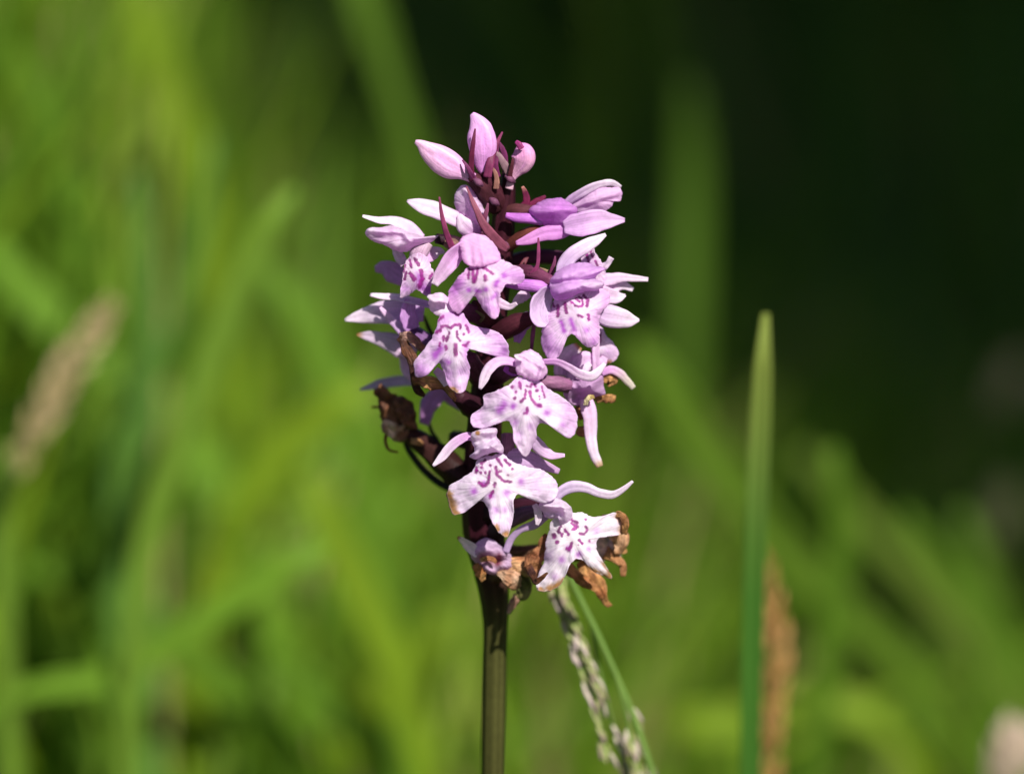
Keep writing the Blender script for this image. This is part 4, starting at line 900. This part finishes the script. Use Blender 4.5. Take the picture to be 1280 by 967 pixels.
# seed heads: a culm with a fluffy spike made of many small scales
def seed_head(label, path, widths, Y, c0, c1, seed, culm_w=2.2, nsc=120, cat='grass head'):
    d = -Y / S
    head = path
    w_, t_ = P(np.array([(x, y, d) for x, y in head], float))
    org = np.array([w_[-1][0], w_[-1][1], 0.0])
    root = bpy.data.objects.new('grass_seed_head', None)
    root.empty_display_size = 0.01
    root.location = org
    root['label'] = label; root['category'] = cat
    col.objects.link(root)
    global ORG
    keep = ORG; ORG = org
    full = np.vstack([w_, [w_[-1] * np.array([1, 1, 0.5])], [[w_[-1][0], w_[-1][1], -0.002]]])
    v, f, uv, A, V = tube(full, [culm_w * S] * len(full), 8, 60, world=True)
    sub('culm', root, v, f, np.array([0.11, 0.19, 0.04]) * np.ones((len(v), 1)), M_GRASS, uv)
    r_ = random.Random(seed)
    cp = catmull(np.column_stack([w_, np.array(widths) * S * t_ / 2]), 100)
    vs, fs, cs = [], [], []
    for q in range(nsc):
        i = r_.randrange(0, 97)
        T = Vector(cp[i, :3] - cp[i + 2, :3]).normalized()
        rot = T.to_track_quat('Z', 'Y').to_matrix()
        a = r_.uniform(0, 2 * math.pi)
        tilt = Vector((0.45 * math.cos(a), 0.45 * math.sin(a), 1)).normalized()
        rm = (rot @ tilt).normalized().to_track_quat('Z', 'Y').to_matrix()
        rr = cp[i, 3]
        L_ = rr * r_.uniform(1.4, 2.2); W_ = rr * r_.uniform(0.45, 0.7)
        o_ = cp[i, :3] + np.array(rot @ Vector((math.cos(a), math.sin(a), 0))) * rr * 0.35
        b = sum(len(x) for x in vs)
        vs.append(np.array([list(rm @ Vector((p[0] * W_, p[1] * W_, p[2] * L_))) for p in sv]) + o_)
        fs += [[b + j for j in ff] for ff in sf]
        cs.append(np.repeat(mixc(c0, c1, r_.random())[None, :], len(sv), 0))
    s_ = sub('spike', root, np.vstack(vs), fs, np.vstack(cs), M_SEED, None)
    s_['kind'] = 'stuff'
    ORG = keep
    return root
seed_head('orange brown grass seed head on a stalk beside the blue-green blade', [(950, 690), (956, 730), (966, 780), (970, 830), (963, 900), (960, 1000)], [14, 28, 36, 36, 32, 30], 0.075, [0.34, 0.17, 0.05], [0.44, 0.25, 0.09], 1)
seed_head('straw coloured grass seed head leaning right among the lit grass', [(140, 380), (112, 420), (84, 465), (56, 515), (32, 560), (14, 600)], [18, 34, 40, 38, 34, 24], 0.12, [0.36, 0.28, 0.12], [0.46, 0.36, 0.20], 2)
seed_head('beige grass seed head in the shade at the right', [(1275, 455), (1262, 480), (1252, 500), (1244, 520)], [14, 28, 28, 18], 0.36, [0.36, 0.28, 0.18], [0.44, 0.36, 0.26], 3, nsc=70)
seed_head('pale olive seed head low in the grass at the right', [(1262, 610), (1254, 640), (1248, 665), (1244, 690)], [16, 32, 30, 18], 0.30, [0.26, 0.26, 0.12], [0.34, 0.33, 0.18], 4, nsc=70)
seed_head('pinkish beige seed head at the lower right of the grass', [(1280, 930), (1266, 950), (1254, 975), (1246, 1000)], [30, 56, 56, 36], 0.11, [0.44, 0.34, 0.24], [0.54, 0.43, 0.34], 5, nsc=90)
seed_head('dull tan seed head at the edge of the shade', [(330, 10), (322, 60), (312, 110), (300, 160)], [16, 34, 36, 22], 0.5, [0.24, 0.20, 0.08], [0.30, 0.24, 0.11], 6, nsc=90)

# ------------------------------------------------------------------ meadow grass (uncountable)
def grass_field(name, label, n, region, hfun, wr, seed, palette, segs=6, bend=(0.1, 0.8), over=None):
    g = np.random.default_rng(seed)
    xy = region(g, n)
    n = len(xy)
    h = hfun(g, xy)
    ok = h > 0.01
    xy, h = xy[ok], h[ok]
    n = len(xy)
    az = g.uniform(0, 2 * np.pi, n)
    bd = h * g.uniform(bend[0], bend[1], n) ** 1.2
    face = g.uniform(0, 2 * np.pi, n)
    w = g.uniform(wr[0], wr[1], n)
    t = np.linspace(0, 1, segs + 1)
    ctr = np.zeros((n, segs + 1, 3))
    ctr[..., 0] = xy[:, 0:1] + np.cos(az)[:, None] * bd[:, None] * t ** 2
    ctr[..., 1] = xy[:, 1:2] + np.sin(az)[:, None] * bd[:, None] * t ** 2
    droop = g.uniform(0, 0.5, n) * (bd / h)
    ctr[..., 2] = h[:, None] * (t * (1 + droop[:, None] * 0.3) - droop[:, None] * t ** 3 * 0.9)
    wd = w[:, None] * (1 - t ** 2.2)[None, :] * (0.7 + 0.6 * np.sqrt(t))[None, :] * 0.5 + 0.0001
    sx = np.stack([np.cos(face), np.sin(face), np.zeros(n)], 1)
    a = ctr + sx[:, None, :] * wd[..., None]
    b = ctr - sx[:, None, :] * wd[..., None]
    bad = ((ctr[..., 1] < 0.13) & (ctr[..., 2] > 0.215)).any(1)      # keep the flower itself clear
    if over is not None:      # wind-laid blades of the tall clump do not reach over the low grass
        bad |= (ctr[..., 2] > 1.13 * over(ctr[..., 0], ctr[..., 1])).any(1)
    a, b = a[~bad], b[~bad]
    n = len(a)
    verts = np.stack([a, b], 2).reshape(-1, 3)
    base = (np.arange(n) * (segs + 1) * 2)[:, None] + (np.arange(segs) * 2)[None, :]
    f = np.stack([base, base + 1, base + 3, base + 2], -1).reshape(-1, 4)
    pal = np.array(palette)
    k = g.integers(0, len(pal), n)
    cc = pal[k] * g.uniform(0.75, 1.25, n)[:, None]
    cols = np.repeat(cc[:, None, :], segs + 1, 1)
    dry = g.uniform(0, 1, n) < 0.08
    cols[dry] = mixc(cols[dry], STRAW, np.repeat(np.clip(t * 1.2 - 0.2, 0, 1)[None, :], dry.sum(), 0))
    cols = np.repeat(cols[:, :, None, :], 2, 2).reshape(-1, 3)
    me = bpy.data.meshes.new(name)
    me.vertices.add(len(verts)); me.vertices.foreach_set('co', verts.ravel())
    me.loops.add(len(f) * 4); me.loops.foreach_set('vertex_index', f.ravel().astype(np.int32))
    me.polygons.add(len(f)); me.polygons.foreach_set('loop_start', (np.arange(len(f)) * 4).astype(np.int32))
    me.polygons.foreach_set('use_smooth', np.ones(len(f), bool))
    me.update(calc_edges=True)
    ca = me.color_attributes.new('Col', 'FLOAT_COLOR', 'POINT')
    c4 = np.ones((len(verts), 4)); c4[:, :3] = cols
    ca.data.foreach_set('color', c4.ravel())
    me.materials.append(M_GRASS)
    me.validate()
    o = bpy.data.objects.new(name, me)
    col.objects.link(o)
    o['kind'] = 'stuff'
    o['label'] = label
    o['category'] = 'grass'
    return o

PAL = [G_MID, G_MID * 1.1, G_YEL, [0.135, 0.26, 0.016], [0.10, 0.20, 0.02], [0.16, 0.27, 0.022]]
def view_top(y, px_y=0):
    """height of the view's edge row above the ground at depth y behind the orchid"""
    return None

def reg_near(g, n):
    y = g.uniform(0.15, 0.64, n)
    x = g.uniform(-1, 1, n) * np.where(g.uniform(0, 1, n) < 0.72, 0.15 + 0.30 * y, 0.42 + 0.35 * y)
    return np.stack([x, y], 1)
def h_map(x, y):
    # tall on the left, lower on the right where the view opens to the shaded ground
    hh = np.interp(x * 0.85 / (0.443 + y), [-0.12, -0.085, -0.05, -0.01, 0.05, 0.10, 0.2], [0.385, 0.375, 0.285, 0.235, 0.205, 0.19, 0.185])
    hh = hh * np.interp(y, [0.12, 0.3, 0.6], [0.86, 1.0, 0.92])
    return hh
def h_near(g, xy):
    return h_map(xy[:, 0], xy[:, 1]) * g.uniform(0.72, 1.12, len(xy))
grass_field('meadow_grass', 'dense sunlit green grass behind the orchid', 23000, reg_near, h_near, (0.003, 0.007), 5, PAL, bend=(0.15, 1.15), over=h_map)

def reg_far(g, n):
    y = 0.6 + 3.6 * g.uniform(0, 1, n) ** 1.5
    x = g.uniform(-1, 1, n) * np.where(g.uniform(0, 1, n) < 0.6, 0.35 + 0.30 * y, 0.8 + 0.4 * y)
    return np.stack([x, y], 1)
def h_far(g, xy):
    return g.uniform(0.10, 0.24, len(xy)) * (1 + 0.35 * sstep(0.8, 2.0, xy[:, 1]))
grass_field('meadow_grass', 'shaded grass behind the orchid, its green darkened to deepen the shade', 17000, reg_far, h_far, (0.004, 0.008), 6, [G_SHADE, G_MID * 0.8, G_SHADE * 1.3, [0.06, 0.12, 0.02]])  # darker palette: part of the shade is painted into the blades

def reg_front(g, n):
    y = g.uniform(-0.9, 0.10, n)
    x = g.uniform(-0.5, 0.5, n)
    return np.stack([x, y], 1)
def h_front(g, xy):
    h = g.uniform(0.07, 0.17, len(xy))
    h[np.hypot(xy[:, 0], xy[:, 1]) < 0.02] = 0
    return h
grass_field('short_grass', 'short green grass around the foot of the orchid', 6000, reg_front, h_front, (0.003, 0.006), 8, PAL)

# ------------------------------------------------------------------ unseen tree, added and shaped to shade the ground behind
def leafy(name, label, cat, loc, trunk, limbs, blobs, nleaf, size, colr, seed, group=None, keepf=None):
    root = bpy.data.objects.new(name, None)
    root.location = loc
    root['label'] = label; root['category'] = cat
    if group:
        root['group'] = group
    col.objects.link(root)
    v, f, uv, A, V = tube(trunk[0], trunk[1], 12, 40, world=True)
    o = mesh_obj('trunk', v, f, (0.1, 0.08, 0.06), M_BARK); o.parent = root
    for lp, lr in limbs:
        v, f, uv, A, V = tube(lp, lr, 8, 24, world=True)
        o = mesh_obj('limb', v, f, (0.1, 0.08, 0.06), M_BARK); o.parent = root
    g = np.random.default_rng(seed)
    pts = []
    tot = sum(b[3] ** 2 for b in blobs)
    for (bx, by, bz, br) in blobs:
        k = int(nleaf * br ** 2 / tot)
        d = g.normal(size=(k, 3)); d /= np.linalg.norm(d, axis=1, keepdims=True)
        pts.append(np.array([bx, by, bz]) + d * (br * g.uniform(0.15, 1.0, k) ** 0.5)[:, None] * np.array([1, 1, 0.8]))
    p = np.vstack(pts)
    if keepf is not None:
        p = p[keepf(p)]
    n = len(p)
    a = g.normal(size=(n, 3)); a[:, 2] *= 0.5; a /= np.linalg.norm(a, axis=1, keepdims=True)
    nn = g.normal(size=(n, 3)); nn[:, 2] = np.abs(nn[:, 2]) + 0.6
    b = np.cross(nn, a); b /= np.linalg.norm(b, axis=1, keepdims=True)
    s = size * g.uniform(0.7, 1.3, n)[:, None]
    q = np.stack([p - a * s, p + b * s * 0.45, p + a * s, p - b * s * 0.45], 1).reshape(-1, 3)
    f = np.arange(4 * n).reshape(-1, 4)
    cc = np.repeat(np.asarray(colr)[None] * g.uniform(0.7, 1.3, n)[:, None], 4, 0)
    o = mesh_obj('crown', q, f, cc, M_GRASS, None, None, False)
    o.parent = root
    return root

SH = np.array([0.25, 1.75])                         # middle of the shaded patch
def up_sun(z):
    k = z / math.tan(SUN_EL)
    return np.array([SH[0] + k * math.sin(SUN_AZ), SH[1] - k * math.cos(SUN_AZ)])
c26 = up_sun(2.9)
tx, ty = c26[0] + 0.9, c26[1] + 0.1
loc = (tx, ty, 0)
bl = []
gg = random.Random(4)
for k in range(34):
    a = gg.uniform(0, 2 * math.pi); r_ = math.sqrt(gg.random())
    bl.append((c26[0] - tx + r_ * math.cos(a) * 1.35, c26[1] - ty + r_ * math.sin(a) * 1.15, 2.9 + gg.uniform(-0.4, 0.4), gg.uniform(0.38, 0.6)))
def crown_trim(p):
    """keeps only leaves whose shadow falls inside the wanted shade patch"""
    w = p + np.array(loc)
    k = (w[:, 2] - 0.22) / math.tan(SUN_EL)
    x = w[:, 0] - k * math.sin(SUN_AZ)
    y = w[:, 1] + k * math.cos(SUN_AZ)
    edge = np.interp(x, [-0.6, -0.20, -0.07, 0.0, 0.06, 0.12, 0.4], [0.95, 0.58, 0.44, 0.26, 0.14, 0.09, 0.08])
    return y > edge + 0.035 * vnoise(w, 6, 2)
limbs = [([(0, 0, 1.1), (b[0] * 0.45, b[1] * 0.45, 1.9), (b[0] * 0.9, b[1] * 0.9, b[2])], [0.04, 0.028, 0.008]) for b in bl[:10]]
leafy('shade_tree', 'unseen leafy tree added to shade the grass behind the orchid', 'tree', loc,
      ([(0, 0, -0.05), (0.02, 0.0, 0.5), (0.0, 0.02, 1.1), (-0.2, 0, 2.0), (-0.5, 0, 2.9)], [0.09, 0.07, 0.06, 0.045, 0.015]), limbs, bl, 24000, 0.06, [0.05, 0.11, 0.02], 9, keepf=crown_trim)

# dark shrub added at the back to deepen the shade
g3 = random.Random(8)
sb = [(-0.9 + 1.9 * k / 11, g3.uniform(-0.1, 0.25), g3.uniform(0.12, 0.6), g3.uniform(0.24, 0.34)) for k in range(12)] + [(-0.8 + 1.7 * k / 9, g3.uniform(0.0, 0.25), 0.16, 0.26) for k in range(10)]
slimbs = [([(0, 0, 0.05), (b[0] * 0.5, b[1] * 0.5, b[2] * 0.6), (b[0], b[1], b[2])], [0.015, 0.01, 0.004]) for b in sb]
leafy('shade_shrub', 'dark leafy shrub added to deepen the shade beyond the grass', 'shrub', (0.25, 1.75, 0),
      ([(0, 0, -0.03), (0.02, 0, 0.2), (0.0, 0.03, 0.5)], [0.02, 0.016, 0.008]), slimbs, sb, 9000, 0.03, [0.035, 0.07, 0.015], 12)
